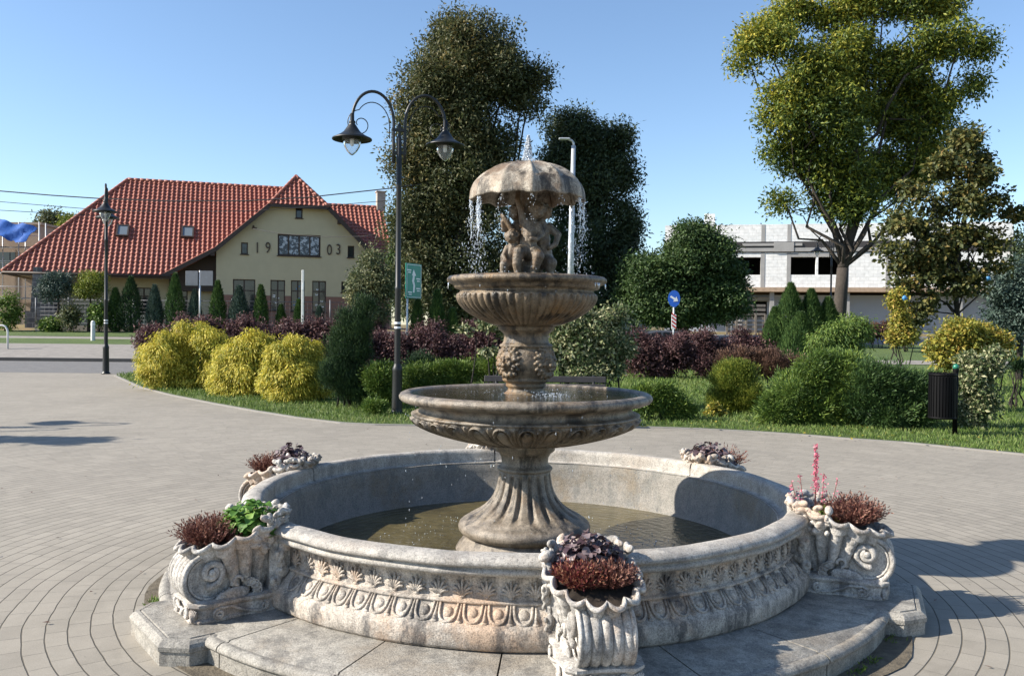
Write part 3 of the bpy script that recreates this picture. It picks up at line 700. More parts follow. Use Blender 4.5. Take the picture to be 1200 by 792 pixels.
    tube(ft, [(.462, -.078, .075), (.464, -.03, .052), (.465, 0, .060), (.464, .03, .052), (.462, .078, .075)], .008, 6)
    ell(ft, (.462, 0, .035), (.010, .020, .018), None, 8, 6)
    # crest of fruit and leaves over the rim, and garlands down the sides
    cr = MB(); rg = np.random.default_rng(3)
    for row in range(5):
        for a in np.linspace(R(105), R(255), 15 - row % 2):
            aa = a + rg.normal() * .06; rx = .262 - .012 * row + rg.normal() * .008; ry = .222 - .008 * row
            z = .478 - .033 * row + .012 * abs(cos(aa)) + rg.normal() * .008; s = .017 + rg.random() * .012
            c_ = np.array([.205 + rx * cos(aa) - .004, ry * sin(aa), z])
            Mx = Matrix.Rotation(aa, 3, 'Z') @ Matrix.Rotation(rg.normal() * .7, 3, 'X') @ Matrix.Rotation(rg.normal() * .5, 3, 'Y')
            if rg.random() < .5: ell(cr, c_, (s * .7, s * 1.5, s * .8), Mx, 9, 7)
            else: ell(cr, c_, (s * .9, s * .8, s * 1.3), Mx, 9, 7)
            if rg.random() < .5: ell(cr, c_ + np.array([s * cos(aa), s * sin(aa), .0]), (.008, .008, .008), None, 6, 5)
    for sg in (-1, 1):
        for j in range(7):
            z = .11 + j * .045; x = .03 + .018 * sin(j * 2.1) - .02 * (j / 6.); s = .026 + .006 * ((j * 7) % 3)
            ell(cr, (x, sg * (.165 + .008 * cos(j * 1.7) + .028 * j / 6.), z), (s, .024, s * .95), None, 9, 6)
            ell(cr, (x + .018, sg * (.19 + .028 * j / 6.), z + .012), (.013, .010, .013), None, 7, 5)
    bk = MB(); bbox(bk, (.0, 0, .22), (.13, .33, .40), .03)
    return body, soil, vol, lfs, ft, cr, bk
def planter(a, first=None):
    p = [1.615 * cos(a), 1.615 * sin(a), .198]
    if first is None:
        body, soil, vol, lf, ft, cr, bk = planter_meshes()
        o = body.build('planter', M['stone_planter'], FT)
        remeshed(cr, 'fruit_crest', M['stone_planter'], .0042, o, smooth_it=1)
        for nme, q, mt in (('soil', soil, 'soil'), ('scroll', vol, 'stone_planter'), ('leaf_ornament', lf[0], 'stone_planter'), ('leaf_ornament', lf[1], 'stone_planter'), ('foot', ft, 'stone_planter'), ('back_block', bk, 'stone_planter')):
            q.build(nme, M[mt], o)
    else: o = copy_tree(first, FT)
    o.location = p; o.rotation_euler = (0, 0, a); o.scale = (.96, .86, .955); return o
pl0 = planter(PA[0])
for a in PA[1:]: planter(a, pl0)

# ---- pedestal
def flutes(n, zlo, zhi, amp):
    def f(r, z, t):
        k = np.clip(np.minimum((z - zlo) / .035, (zhi - z) / .03), 0, 1); return r - amp * r * k * np.maximum(0, np.cos(n * t)) ** .8, z
    return f
mb = MB()
prof = [(.47, .08), (.44, .20), (.405, .26), (.37, .30), (.355, .318), (.37, .322), (.392, .335), (.404, .352), (.407, .372), (.398, .392), (.378, .408), (.366, .412), (.360, .418), (.350, .424)]
z = np.linspace(.43, .70, 34); rr = .152 + .192 * np.exp(-((z - .43) / .085) ** 1.05)
prof += list(zip(rr, z)); prof += [(.152, .705), (.165, .710), (.171, .718), (.170, .728), (.160, .736), (.148, .742), (.143, .76), (.146, .79), (.158, .815), (.178, .828), (.185, .836), (.185, .850), (.192, .856), (.19, .87)]
lathe(mb, prof, 216, disp=flutes(18, .425, .70, .12)); mb.build('pedestal', M['stone_bowl'], FT)

# ---- lower bowl
def tongue(n, z0, z1, rise, a0=0.):
    def f(r, z, t):
        v = np.clip((z - z0) / (z1 - z0), 0, 1); inside = ((z > z0) & (z < z1))
        u = ((t + a0) * n / (2 * pi)) % 1 * 2 - 1
        d = np.sqrt((u / .50) ** 2 + (np.maximum(v - .58, 0) / .27) ** 2)
        eg = np.sqrt(np.clip(1 - d ** 2, 0, 1)) * .75 * np.clip(v / .3, 0, 1)
        rid = np.exp(-((d - 1.36) / .19) ** 2) * .95
        dart = np.exp(-((1 - np.abs(u)) / .08) ** 2) * .35
        gro = np.exp(-((d - 1.08) / .09) ** 2) * .5 + np.exp(-((d - 1.68) / .10) ** 2) * .4
        h = (np.maximum(np.maximum(eg, rid), dart) - gro) * inside * np.minimum(1, np.minimum(v, 1 - v) / .06)
        return r + rise * h, z - rise * h * .15
    return f
mb = MB()
z = np.linspace(.872, 1.045, 90); s = (z - .872) / (1.045 - .872)
rb = .20 + .485 * np.sin(s * pi / 2) ** .80
prof = [(.05, .868), (.19, .868)] + list(zip(rb, z)) + [(.694, 1.050), (.701, 1.055), (.700, 1.062), (.686, 1.068), (.655, 1.074), (.648, 1.10), (.672, 1.118), (.70, 1.124), (.735, 1.130), (.760, 1.140), (.772, 1.154), (.774, 1.168), (.766, 1.182), (.748, 1.191), (.725, 1.193), (.705, 1.188), (.69, 1.175), (.66, 1.150), (.45, 1.09), (.10, 1.06)]
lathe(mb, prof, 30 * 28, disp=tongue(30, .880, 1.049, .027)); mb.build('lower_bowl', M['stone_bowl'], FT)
mb = MB(); lathe(mb, [(.705, 1.182), (.40, 1.182), (.001, 1.182)], 64, disp=lambda r, z, t: (r, z)); mb.build('bowl_water', M['bowlwater'], FT)

# ---- column with lion masks
mb = MB()
prof = [(.17, 1.10), (.165, 1.17), (.128, 1.185), (.112, 1.20), (.108, 1.215), (.118, 1.222), (.124, 1.232), (.120, 1.242), (.128, 1.25), (.140, 1.258), (.146, 1.268), (.140, 1.276), (.148, 1.285)]
prof += [(.150 + .028 * sin(pi * q), 1.29 + .17 * q) for q in np.linspace(0, 1, 12)]
prof += [(.160, 1.467), (.165, 1.474), (.160, 1.482), (.148, 1.488), (.140, 1.50), (.136, 1.53), (.142, 1.55), (.160, 1.565), (.172, 1.572), (.172, 1.584), (.178, 1.59)]
def bulbd(r, z, t):
    k = ((z > 1.30) & (z < 1.45)); u = np.abs(((t / (pi / 2) + .5) % 1) - .5) * 2
    return r + k * .006 * np.cos(t * 36) * (u > .5), z
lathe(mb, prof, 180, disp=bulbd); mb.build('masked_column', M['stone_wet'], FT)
def lion(m):
    rg = np.random.default_rng(5); rx = lambda: rg.normal() * .004
    ell(m, (.0, 0, 0), (.034, .062, .074)); ell(m, (.030, 0, -.022), (.026, .030, .026))       # face, muzzle
    ell(m, (.034, 0, .006), (.016, .012, .032)); ell(m, (.050, 0, -.006), (.012, .015, .009))   # nose
    ell(m, (.048, .014, -.022), (.014, .015, .013)); ell(m, (.048, -.014, -.022), (.014, .015, .013))
    ell(m, (.036, 0, -.048), (.016, .018, .012))
    for s in (-1, 1):
        ell(m, (.030, s * .024, .022), (.014, .020, .008)); ell(m, (.030, s * .026, .006), (.010, .010, .008)); ell(m, (.022, s * .040, -.012), (.016, .015, .02))
        ell(m, (.008, s * .058, .050), (.012, .014, .016))
    for k in range(17):
        a = k / 17 * 2 * pi; ell(m, (.000 + rx(), .068 * sin(a), .080 * cos(a) + rx()), (.024, .017, .022), Matrix.Rotation(-a, 3, 'X'), 8, 6)
        a += .2; ell(m, (-.012, .086 * sin(a), .094 * cos(a)), (.018, .014, .020), Matrix.Rotation(-a, 3, 'X'), 8, 6)
mb = MB(); lion(mb)
l0 = remeshed(mb, 'lion_mask', M['stone_wet'], .0035, FT, smooth_it=1)
for k, a in enumerate((-133, -43, 47, 137)):
    c = l0 if k == 0 else l0.copy()
    if k: COL.objects.link(c); c.parent = FT
    c.location = (.166 * cos(R(a)), .166 * sin(R(a)), 1.378); c.rotation_euler = (0, R(-4), R(a)); c.scale = (.95, .95, .95)

# ---- upper bowl
mb = MB()
def gad(n, z0, z1, amp):
    def f(r, z, t):
        v = np.clip((z - z0) / (z1 - z0), 0, 1); inside = ((z > z0) & (z < z1)); u = np.abs(np.sin(n * t / 2 + .4)) ** .55
        k = np.minimum(1, np.minimum(v / .1, (1 - v) / .06)); return r - (1 - u) * amp * inside * k * (.4 + .6 * v), z + (1 - u) * amp * .4 * inside * k
    return f
z = np.linspace(1.592, 1.775, 40); s = (z - 1.592) / (1.775 - 1.592); rb = .165 + .270 * np.sin(s * pi / 2) ** .72
prof = [(.05, 1.588), (.17, 1.588)] + list(zip(rb, z)) + [(.430, 1.787), (.415, 1.796), (.408, 1.806), (.416, 1.816), (.438, 1.820), (.446, 1.828), (.450, 1.842), (.466, 1.848), (.482, 1.856), (.490, 1.868), (.488, 1.882), (.476, 1.892), (.460, 1.895), (.445, 1.890), (.43, 1.878), (.30, 1.84), (.05, 1.82)]
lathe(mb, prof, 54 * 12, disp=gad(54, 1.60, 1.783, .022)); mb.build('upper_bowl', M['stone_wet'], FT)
mb = MB(); lathe(mb, [(.440, 1.880), (.2, 1.880), (.001, 1.880)], 48); mb.build('bowl_water', M['bowlwater'], FT)

# ---- statue of three children under the umbrella
def body(m, pts):                                   # capsule chains: list of (p, r)
    for (a, ra), (b_, rb_) in zip(pts, pts[1:]):
        a, b_ = np.array(a, float), np.array(b_, float); k = max(3, int(np.linalg.norm(b_ - a) / (min(ra, rb_) * .5)))
        for q in np.linspace(0, 1, k): ell(m, a + (b_ - a) * q, (ra + (rb_ - ra) * q,) * 3, None, 10, 8)
def child_head(m, c, r, yaw=0, pitch=0):
    c = np.array(c, float); Mx = Matrix.Rotation(yaw, 3, 'Z') @ Matrix.Rotation(pitch, 3, 'X')
    def P(v): return c + np.array(Mx @ Vector(v)) * r
    ell(m, c, (r * .88, r * .95, r), Mx, 14, 10)
    ell(m, P((0, -.90, -.12)), (r * .12, r * .18, r * .16), Mx); ell(m, P((0, -.80, -.45)), (r * .25, r * .16, r * .10), Mx); ell(m, P((0, -.70, -.72)), (r * .26, r * .2, r * .18), Mx)
    for s in (-1, 1):
        ell(m, P((s * .42, -.66, -.36)), (r * .28, r * .24, r * .26), Mx); ell(m, P((s * .32, -.82, .12)), (r * .2, r * .12, r * .07), Mx); ell(m, P((s * .9, .05, -.1)), (r * .12, r * .2, r * .24), Mx)
    rg = np.random.default_rng(int(abs(c[0]) * 1e4) + 1)
    for _ in range(34):
        d = rg.normal(size=3); d[2] = abs(d[2]) * .9 + .1; d[1] += .35; d /= np.linalg.norm(d); ell(m, P(tuple(d * .93)), (r * .24,) * 3, None, 7, 6)
mb = MB()
# rocky core and drapery
body(mb, [((0, .03, 0), .075), ((0, .03, .12), .055), ((.0, .03, .28), .045), ((0, .01, .47), .040), ((0, 0, .52), .05)])
# child A, facing the viewer, one arm up holding the umbrella
body(mb, [((.005, -.055, .145), .052), ((.005, -.060, .20), .046), ((.012, -.055, .255), .046), ((.012, -.05, .295), .038)])
body(mb, [((.012, -.05, .30), .020), ((.03, -.05, .335), .020)]); child_head(mb, (.050, -.045, .372), .047, .5, -.2)
body(mb, [((-.022, -.05, .295), .023), ((-.035, -.055, .37), .019), ((-.055, -.05, .43), .015), ((-.05, -.03, .485), .014)])
body(mb, [((.050, -.055, .29), .023), ((.075, -.085, .235), .018), ((.045, -.115, .205), .014), ((.02, -.12, .21), .015)])
body(mb, [((-.02, -.065, .15), .043), ((-.045, -.125, .135), .034), ((-.055, -.13, .075), .026), ((-.05, -.12, .02), .018), ((-.055, -.155, .012), .016)])
body(mb, [((.035, -.065, .14), .043), ((.055, -.13, .115), .034), ((.04, -.125, .06), .026), ((.03, -.11, .02), .019), ((.03, -.15, .012), .016)])
# child B, small, lower left, leaning and looking left
body(mb, [((-.085, -.05, .075), .036), ((-.085, -.06, .13), .032), ((-.075, -.06, .17), .028)]); child_head(mb, (-.082, -.075, .225), .038, -.9, .1)
body(mb, [((-.105, -.06, .165), .017), ((-.125, -.085, .12), .013), ((-.11, -.115, .085), .011)])
body(mb, [((-.09, -.07, .075), .032), ((-.12, -.11, .07), .025), ((-.125, -.10, .015), .018), ((-.13, -.13, .01), .014)])
# child C, right, seen from behind, arm akimbo
body(mb, [((.09, .02, .11), .055), ((.085, .015, .18), .043), ((.075, .01, .255), .048), ((.07, .01, .30), .036)]); child_head(mb, (.085, .005, .372), .045, 2.0, 0)
body(mb, [((.115, .01, .285), .024), ((.165, -.005, .245), .018), ((.15, -.02, .19), .015), ((.12, -.03, .17), .014)])
body(mb, [((.04, .0, .30), .022), ((.03, .0, .38), .018), ((.02, .0, .47), .015)])
body(mb, [((.10, .0, .10), .044), ((.125, -.045, .085), .034), ((.12, -.035, .03), .022), ((.13, -.06, .01), .017)])
body(mb, [((.06, .03, .09), .042), ((.05, .05, .03), .026)])
# child D, left upper, holding a conch shell
body(mb, [((-.06, .04, .17), .048), ((-.055, .03, .24), .042), ((-.05, .02, .29), .036)]); child_head(mb, (-.06, .01, .365), .045, -.6, 0)
body(mb, [((-.085, .02, .285), .022), ((-.125, -.01, .27), .017), ((-.13, -.03, .31), .014)])
body(mb, [((-.075, .05, .16), .042), ((-.11, .02, .12), .034), ((-.12, .03, .04), .024)])
for q in np.linspace(0, 1, 16): a = q * 9; ell(mb, (-.118 + .05 * q, -.03, .325 - .085 * q + .0 * a), (.046 * (1 - .6 * q), .038 * (1 - .6 * q), .014), Matrix.Rotation(.9, 3, 'Y'), 10, 6)
for a in np.linspace(0, 2 * pi, 15)[:-1]: ell(mb, (.115 * cos(a), .105 * sin(a), .0), (.035, .035, .028 + .01 * sin(a * 5)))
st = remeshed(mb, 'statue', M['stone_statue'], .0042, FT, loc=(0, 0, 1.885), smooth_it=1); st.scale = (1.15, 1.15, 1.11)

# ---- umbrella canopy
mb = MB(); n = 12; per = 16; N = n * per
def umb(r, z, t):
    u = ((t - R(3 - 90)) * n / (2 * pi)) % 1; d = np.abs(u - .5) * 2      # d=1 on a rib, 0 mid panel
    k = r / .36; c = cos(pi / n) / np.cos((u - .5) * 2 * pi / n)
    sag = (1 - d ** 2) * .018 * k ** 1.5
    return r * c * (1 - .06 * (1 - d ** 1.4) * np.sqrt(k)) , z + np.where(k > .9, (1 - d ** 1.5) * .028, 0) - sag * .6 + .006 * np.maximum(0, d - .86) / .14
q = np.linspace(0, 1, 18); rr = .005 + .355 * np.sin(q * pi / 2 * .97) ** 1.0; zz = 2.372 + .225 * np.cos(q * pi / 2 * .99) ** .85
prof = list(zip(rr, zz)) + [(.362, 2.366), (.357, 2.358), (.345, 2.362)] + [(a * .95, b_ - .028) for a, b_ in list(zip(rr, zz))[::-1][1:]]
lathe(mb, prof[::-1], N, disp=umb); 
for i in range(n):
    a = R(3 - 90) + 2 * pi * i / n; tube(mb, [(x * .93 * cos(a), x * .93 * sin(a), z_ - .030) for x, z_ in list(zip(rr, zz))[2:]], .007, 6)
cyl(mb, (0, 0, 2.585), .022, .02, 16)
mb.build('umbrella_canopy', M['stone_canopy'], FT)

# ---- water
def disc(name, r, z, mat, loc):
    m = MB(); lathe(m, [(r, 0), (r * .6, 0), (r * .2, 0), (.001, 0)], 72); o = m.build(name, mat, loc=(loc[0], loc[1], z)); return tag(o, kind='structure')
disc('water', 1.47 * FS, .232 * FS + FZ, M['water'], (CX, CY))
dr = MB(); rg = np.random.default_rng(11)
def drop(p, s, st=3.2):
    s *= .72; ell(dr, p, (s, s, s * (1.1 + st * rg.random() ** 2)), None, 5, 4)
for i in range(12):                                  # strings of drops from the umbrella ribs
    a = R(3 - 90) + 2 * pi * i / 12; heavy = i in (9, 10, 4, 3, 8, 2)
    L = .46 if heavy else .2
    for k in range(190 if heavy else 30):
        q = rg.random() ** 1.3; sp_ = .006 + .035 * q
        rr_ = .345 + .02 * rg.normal() * q
        drop((rr_ * cos(a) + rg.normal() * sp_, rr_ * sin(a) + rg.normal() * sp_, 2.355 - q * L), .0015 + .0022 * rg.random())
    if heavy:                                        # dribbling stream
        for j in range(4):
            b0 = a + rg.normal() * .03; ln = .06 + .20 * rg.random(); nn_ = 10
            tube(dr, [((.346 + .006 * rg.normal()) * cos(b0) + .0015 * sin(k * 3 + j), (.346 + .004 * sin(k + j)) * sin(b0), 2.362 - ln * k / nn_) for k in range(nn_ + 1)], [.0022 + .0012 * sin(k * 2.3 + j) for k in range(nn_)] + [.0006], 5)
for k in range(16):
    a = -2.6 + rg.random() * 5.2 + 0; drop((.49 * cos(a), .49 * sin(a), 1.84 - rg.random() * .05), .003)
for c_ in (R(-8), R(-30), R(185)):                      # drips from the upper bowl's lip
    for k in range(5): x = c_ + .03 * rg.normal(); tube(dr, [(.480 * cos(x), .480 * sin(x), 1.852), (.482 * cos(x), .482 * sin(x), 1.835 - .02 * rg.random())], [.004, .0015], 5)
for k in range(120):                                 # splash on the lower bowl water
    a = rg.random() * 2 * pi; r_ = .30 + .12 * rg.normal(); drop((r_ * cos(a), r_ * sin(a), 1.18 + abs(rg.normal()) * .016), .0014 + .0022 * rg.random(), .3)
for k in range(130): drop((.14 + rg.normal() * .06, -.25 + rg.normal() * .045, 1.18 + abs(rg.normal()) * .018), .0018 + .003 * rg.random(), .3)
for k in range(110):                                 # splash round the statue's feet
    a = rg.random() * 2 * pi; r_ = .22 + .12 * rg.random(); drop((r_ * cos(a), r_ * sin(a), 1.885 + abs(rg.normal()) * .03), .002 + .002 * rg.random(), .4)
for k in range(150):                                 # drops falling from the lower bowl
    a = rg.random() * 2 * pi; drop((.74 * cos(a) + rg.normal() * .03, .74 * sin(a) + rg.normal() * .03, 1.12 - rg.random() * .85), .0018 + .002 * rg.random())
for k in range(200):
    a = rg.random() * 2 * pi; r_ = .6 + .35 * rg.random(); drop((r_ * cos(a), r_ * sin(a), .236), .0025 + .003 * rg.random(), .1)
wd = tag(dr.build('water_drops', M['drops'], loc=(CX, CY, FZ)), 'bright drops of water falling from the umbrella and the bowls', 'water', kind='stuff'); wd.scale = (FS, FS, FS)
jt = MB()
for k in range(420):
    q = rg.random() ** .8; drop_r = .006 + .034 * (1 - q) ** .8; a = rg.random() * 2 * pi
    ell(jt, (drop_r * cos(a) * rg.random() ** .5, drop_r * sin(a) * rg.random() ** .5, 2.59 + .17 * q), (.0018 + .003 * rg.random(), .0018 + .003 * rg.random(), .004 + .005 * rg.random()), None, 5, 4)
for k in range(60):
    a = rg.random() * 2 * pi; r_ = .02 + .06 * rg.random(); ell(jt, (r_ * cos(a), r_ * sin(a), 2.60 + .01 * rg.random()), (.003,) * 3, None, 5, 4)
wj = tag(jt.build('water_jet', M['drops'], loc=(CX, CY, FZ)), 'short foaming jet of water rising from the top of the umbrella', 'water', kind='stuff'); wj.scale = (FS, FS, FS)

# ================================================================== BUILDINGS
AL = R(18); UH = np.array([cos(AL), sin(AL), 0]); VH = np.array([-sin(AL), cos(AL), 0])
G0 = at(253, 380, 55.0); G0[2] = 0
def fp(px, py, v=0.0):                                # survey point -> (u, z) on a plane parallel to the gable
    d = ray(px, py); O = np.array([0, 0, EYE]); t = (G0 + VH * v - O).dot(VH) / d.dot(VH); p = O + d * t
    return float((p - G0).dot(UH)), float(p[2])
ZB = 1.15                                             # ground level at the house
ROTH = AL
def hl(u, v, z): return np.array([u, v, z - ZB])       # house local frame (x=u, y=v)
HOUSE = empty('brick_house', (G0[0], G0[1], ZB), 'long yellow house with a red tiled roof and the date 1903 on its gable', 'house', rotz=ROTH)
VR = 6.2
uR0, zr0 = fp(150, 211, VR); uR1, zr1 = fp(325, 220, VR); zr = (zr0 + zr1) / 2
uE0, ze0 = fp(3, 318, -.5); uE1, ze1 = fp(200, 322, -.5); ze = (ze0 + ze1) / 2
uA, zA = fp(347, 207, 1.4)
uB, zB_ = fp(316, 240, -.5); uC, zC = fp(385, 241, -.5); zBC = (zB_ + zC) / 2
uM, zM = fp(253, 290, -.5); uD, zD = fp(425, 284, -.5); uW1 = fp(456, 380)[0]
uS, zS = fp(448, 242, VR - 1); uS0, zS0 = fp(392, 242, VR - 1); uT, zT = fp(468, 312, -.5)
print('HOUSE', [round(q, 2) for q in (uR0, uR1, zr, uE0, uE1, ze, uA, zA, uB, uC, zBC, uM, zM, uD, zD, uW1, uS, zS, uT, zT)])

m, t, b = newmat('red_clay_tiles'); v = coords(t)
g = t.nodes.new('ShaderNodeNewGeometry')
c = ramp(t, [(.2, (.17, .046, .029)), (.5, (.275, .080, .048)), (.85, (.37, .135, .085))], mth(t, 'ADD', mth(t, 'MULTIPLY', noise(t, .7, 5, .7, v), .5), mth(t, 'MULTIPLY', noise(t, 9, 3, .7, v), .5)))
t.links.new(c, b.inputs['Base Color']); b.inputs['Roughness'].default_value = .55; bump(t, b, noise(t, 20, 4, .7, v), .01); M['tiles'] = m

def tiled(mb, e0, e1, r0, r1, pitch=.30, row=.36, flip=False):
    """pantile covering between eave e0-e1 and ridge r0-r1 (local points)"""
    e0, e1, r0, r1 = [np.array(q, float) for q in (e0, e1, r0, r1)]
    ud = e1 - e0 if np.linalg.norm(e1 - e0) > .01 else r1 - r0; ud = ud / np.linalg.norm(ud)
    mid = (r0 + r1) / 2 - (e0 + e1) / 2; up = mid - ud * mid.dot(ud); Ls = np.linalg.norm(up); up /= Ls
    nn = np.cross(ud, up); nn = nn if nn[2] > 0 else -nn
    A = lambda p: ((p - e0).dot(ud), (p - e0).dot(up))
    (a0, b0), (a1, b1), (c0, d0), (c1, d1) = A(e0), A(e1), A(r0), A(r1)
    nr = max(1, int(round(Ls / row))); seg = 8
    for j in range(nr):
        s0, s1 = Ls * j / nr, Ls * (j + 1) / nr + .03
        xl0, xr0 = a0 + (c0 - a0) * s0 / Ls, a1 + (c1 - a1) * s0 / Ls; q = min(s1, Ls); xl1, xr1 = a0 + (c0 - a0) * q / Ls, a1 + (c1 - a1) * q / Ls
        lo, hi = min(xl0, xl1), max(xr0, xr1); k0, k1 = math.floor(lo / pitch * seg), math.ceil(hi / pitch * seg)
        xs = np.arange(k0, k1 + 1) * pitch / seg; ph = ((xs + e0.dot(ud)) / pitch) % 1
        h = .045 * np.maximum(0, np.sin(ph * 2 * pi)) ** .8 + .012 * np.sin(ph * 2 * pi)
        rows = []
        for s, xl, xr, lift in ((s0, xl0, xr0, -.01), (s0, xl0, xr0, .045), (s1, xl1, xr1, .0)):
            x = np.clip(xs, xl, xr); rows.append(e0 + x[:, None] * ud + s * up + (h + lift)[:, None] * nn)
        mb.add(np.stack(rows, 1).reshape(-1, 3), gridf(len(xs), 3), 0, False)
def ridge(mb, a, b, r=.13):
    a, b = np.array(a, float), np.array(b, float); n = max(2, int(np.linalg.norm(b - a) / .38))
    for i in range(n):
        p, q = a + (b - a) * i / n, a + (b - a) * (i + 1.08) / n; tube(mb, [p, q], [r * 1.08, r * .92], 10)
def slab(mb, pts, th=.12):
    pts = [np.array(p, float) for p in pts]; N = np.cross(pts[1] - pts[0], pts[2] - pts[0]); N /= np.linalg.norm(N); N = N if N[2] > 0 else -N
    n = len(pts); V = pts + [p - N * th for p in pts]
    mb.add(V, [list(range(n)), list(range(2 * n - 1, n - 1, -1))] + [[i, (i + 1) % n, n + (i + 1) % n, n + i] for i in range(n)])
rf = MB(); un = MB()
def vmain(z): return max(-.5, -.5 + (z - ze) * (VR + .5) / (zr - ze))
VE = -.5; VB = 2 * VR - VE
eL, eR = hl(uE0, VE, ze), hl(uE1 + 6, VE, ze); rL, rR = hl(uR0, VR, zr), hl(uR1 + .5, VR, zr)
def mp(u, z): return hl(u, vmain(z), z)
lft = lambda z: uE0 + (uR0 - uE0) * (z - ze) / (zr - ze)
for (ua, za), (ub, zb) in (((uE1 + .1, ze), (uM + .15, zM)), ((uM + .15, zM), (uB + .3, zBC)), ((uB + .3, zBC), (uR1 + .5, zr))):
    tiled(rf, mp(lft(za), za), mp(ua, za), mp(lft(zb), zb), mp(ub, zb))
tiled(rf, hl(uE0, VB, ze), hl(uE0, VE, ze), rL, rL)                          # left hip
tiled(rf, hl(uA, VB, ze), hl(uE0, VB, ze), hl(uR1 + .5, VR, zr), rL)        # back slope
ridge(rf, rL, rR); ridge(rf, eL, rL); ridge(rf, hl(uE0, VB, ze), rL)
slab(un, [eL, hl(uE1, VE, ze), hl(uR1, VR, zr), rL]); slab(un, [hl(uE0, VB, ze), hl(uE0, VE, ze), rL])
# gable roof projecting forward
def vmain_(z): return max(VE, VE + (z - ze) * (VR - VE) / (zr - ze))
def vgab(z): return min(vmain(z) + .3, VR + .5)
uL0 = uE1 - .6
segsL = [(uL0, ze - .05), (uM, zM), (uB, zBC), (uA, zA)]; 
uRt = uD + (uD - uC) / max(.1, (zC - zD)) * (zD - ze) * .9
segsR = [(uRt, ze - .05), (uD, zD), (uC, zBC), (uA, zA)]
for sg, S_ in ((-1, segsL), (1, segsR)):
    for (ua, za), (ub, zb) in zip(S_[:2], S_[1:3]):
        q = [hl(ua, VE, za), hl(ua, vgab(za) + .8, za), hl(ub, VE, zb), hl(ub, vgab(zb) + .8, zb)]
        if sg < 0: tiled(rf, q[1], q[0], q[3], q[2])
        else: tiled(rf, q[0], q[1], q[2], q[3])
        slab(un, [q[0], q[1], q[3], q[2]])
    q = [hl(S_[2][0], VE, zBC), hl(S_[2][0], VR, zBC), hl(uA, 1.4, zA), hl(uA, VR + .8, zA)]
    if sg < 0: tiled(rf, q[1], q[0], q[3], q[2])
    else: tiled(rf, q[0], q[1], q[2], q[3])
    slab(un, [q[0], q[1], q[3], q[2]])
tiled(rf, hl(uB, VE, zBC), hl(uC, VE, zBC), hl(uA, 1.4, zA), hl(uA, 1.4, zA)); slab(un, [hl(uB, VE, zBC), hl(uC, VE, zBC), hl(uA, 1.4, zA)])
ridge(rf, hl(uA, 1.4, zA), hl(uA, VR + .5, zA)); ridge(rf, hl(uB, VE, zBC), hl(uA, 1.4, zA)); ridge(rf, hl(uC, VE, zBC), hl(uA, 1.4, zA))
# right wing
zW = (zS + zS0) / 2; vW = VR - 1
tiled(rf, hl(uRt - .3, VE, ze), hl(uT, VE, ze), hl(uC, vW, zW), hl(uS, vW, zW)); tiled(rf, hl(uT, 2 * vW, ze), hl(uC, 2 * vW, ze), hl(uS, vW, zW), hl(uC, vW, zW))
ridge(rf, hl(uC, vW, zW), hl(uS, vW, zW)); slab(un, [hl(uRt - .3, VE, ze), hl(uT, VE, ze), hl(uS, vW, zW), hl(uC, vW, zW)])
roof = rf.build('roof', M['tiles'], HOUSE); un.build('roof_underside', M['darkwood'], HOUSE)
# barge boards, eaves board, gutter
bb = MB()
for S_ in (segsL, segsR):
    for (ua, za), (ub, zb) in zip(S_[:2], S_[1:3]):
        P, Q = hl(ua, VE - .03, za - .10), hl(ub, VE - .03, zb - .10); D = Q - P; L = np.linalg.norm(D)
        Mx = np.stack([D / L, [0, 1, 0], np.cross(D / L, [0, 1, 0])], 1); box(bb, (P + Q) / 2, (L + .05, .06, .26), Mx)
P, Q = hl(uB - .1, VE - .03, zBC - .10), hl(uC + .1, VE - .03, zBC - .10); box2(bb, P + [0, -.03, -.1], Q + [0, .03, .1])
box2(bb, hl(uE0, VE - .03, ze - .22), hl(uE1 + .3, VE + .03, ze - .02))
for u_, z_ in ((uB - 1.0, zBC - .95), (uC + .75, zBC - .95), (uM - .2, zM - .4)): box2(bb, hl(u_ - .12, VE, z_ - .12), hl(u_ + .12, .3, z_ + .12))
bb.build('barge_board', M['darkwood'], HOUSE)
gt = MB(); tube(gt, [hl(uE0, VE - .08, ze - .08), hl(uE1 + .1, VE - .08, ze - .08)], .07, 8); tube(gt, [hl(uE0, VE - .08, ze - .12), hl(uE0, VB, ze - .12)], .07, 8); gt.build('gutter', M['darkwood'], HOUSE)
# gable wall (top follows the roof) with openings carved on the ground floor
def zroof(u):
    P = sorted(segsL[:3] + segsR[:3]); return np.interp(u, [p[0] for p in P], [p[1] for p in P]) - .12
WIN = []
for (x0, y0, x1, y1) in ((273, 327, 299, 366), (317, 328, 334, 364), (341, 328.5, 357, 365), (366, 329, 382, 366), (400, 330, 412, 343)):
    a, b_ = fp(x0, y0), fp(x1, y1); WIN.append((a[0], b_[0], b_[1], a[1]))
UP = []
for (x0, y0, x1, y1) in ((325.5, 274, 375.5, 301), (282.5, 284, 290.5, 298), (407.5, 288, 415, 302), (346.5, 243.5, 354.5, 256)):
    a, b_ = fp(x0, y0), fp(x1, y1); UP.append((a[0], b_[0], b_[1], a[1]))
wl = MB(); zp = fp(350, 347)[1]; zu = fp(350, 312)[1]
fr = lambda u, z, v: hl(u, v, z)
wall_holes(wl, 0, uW1, zp, zu, WIN, fr, .35); pli = MB(); wall_holes(pli, -.02, uW1 + .02, ZB - .3, zp, WIN, lambda u, z, v: hl(u, v - .03, z), .4)
us = np.unique(np.concatenate([np.linspace(0, uW1, 25), [uB, uC], [h[0] for h in UP], [h[1] for h in UP]])); us = us[(us >= 0) & (us <= uW1)]
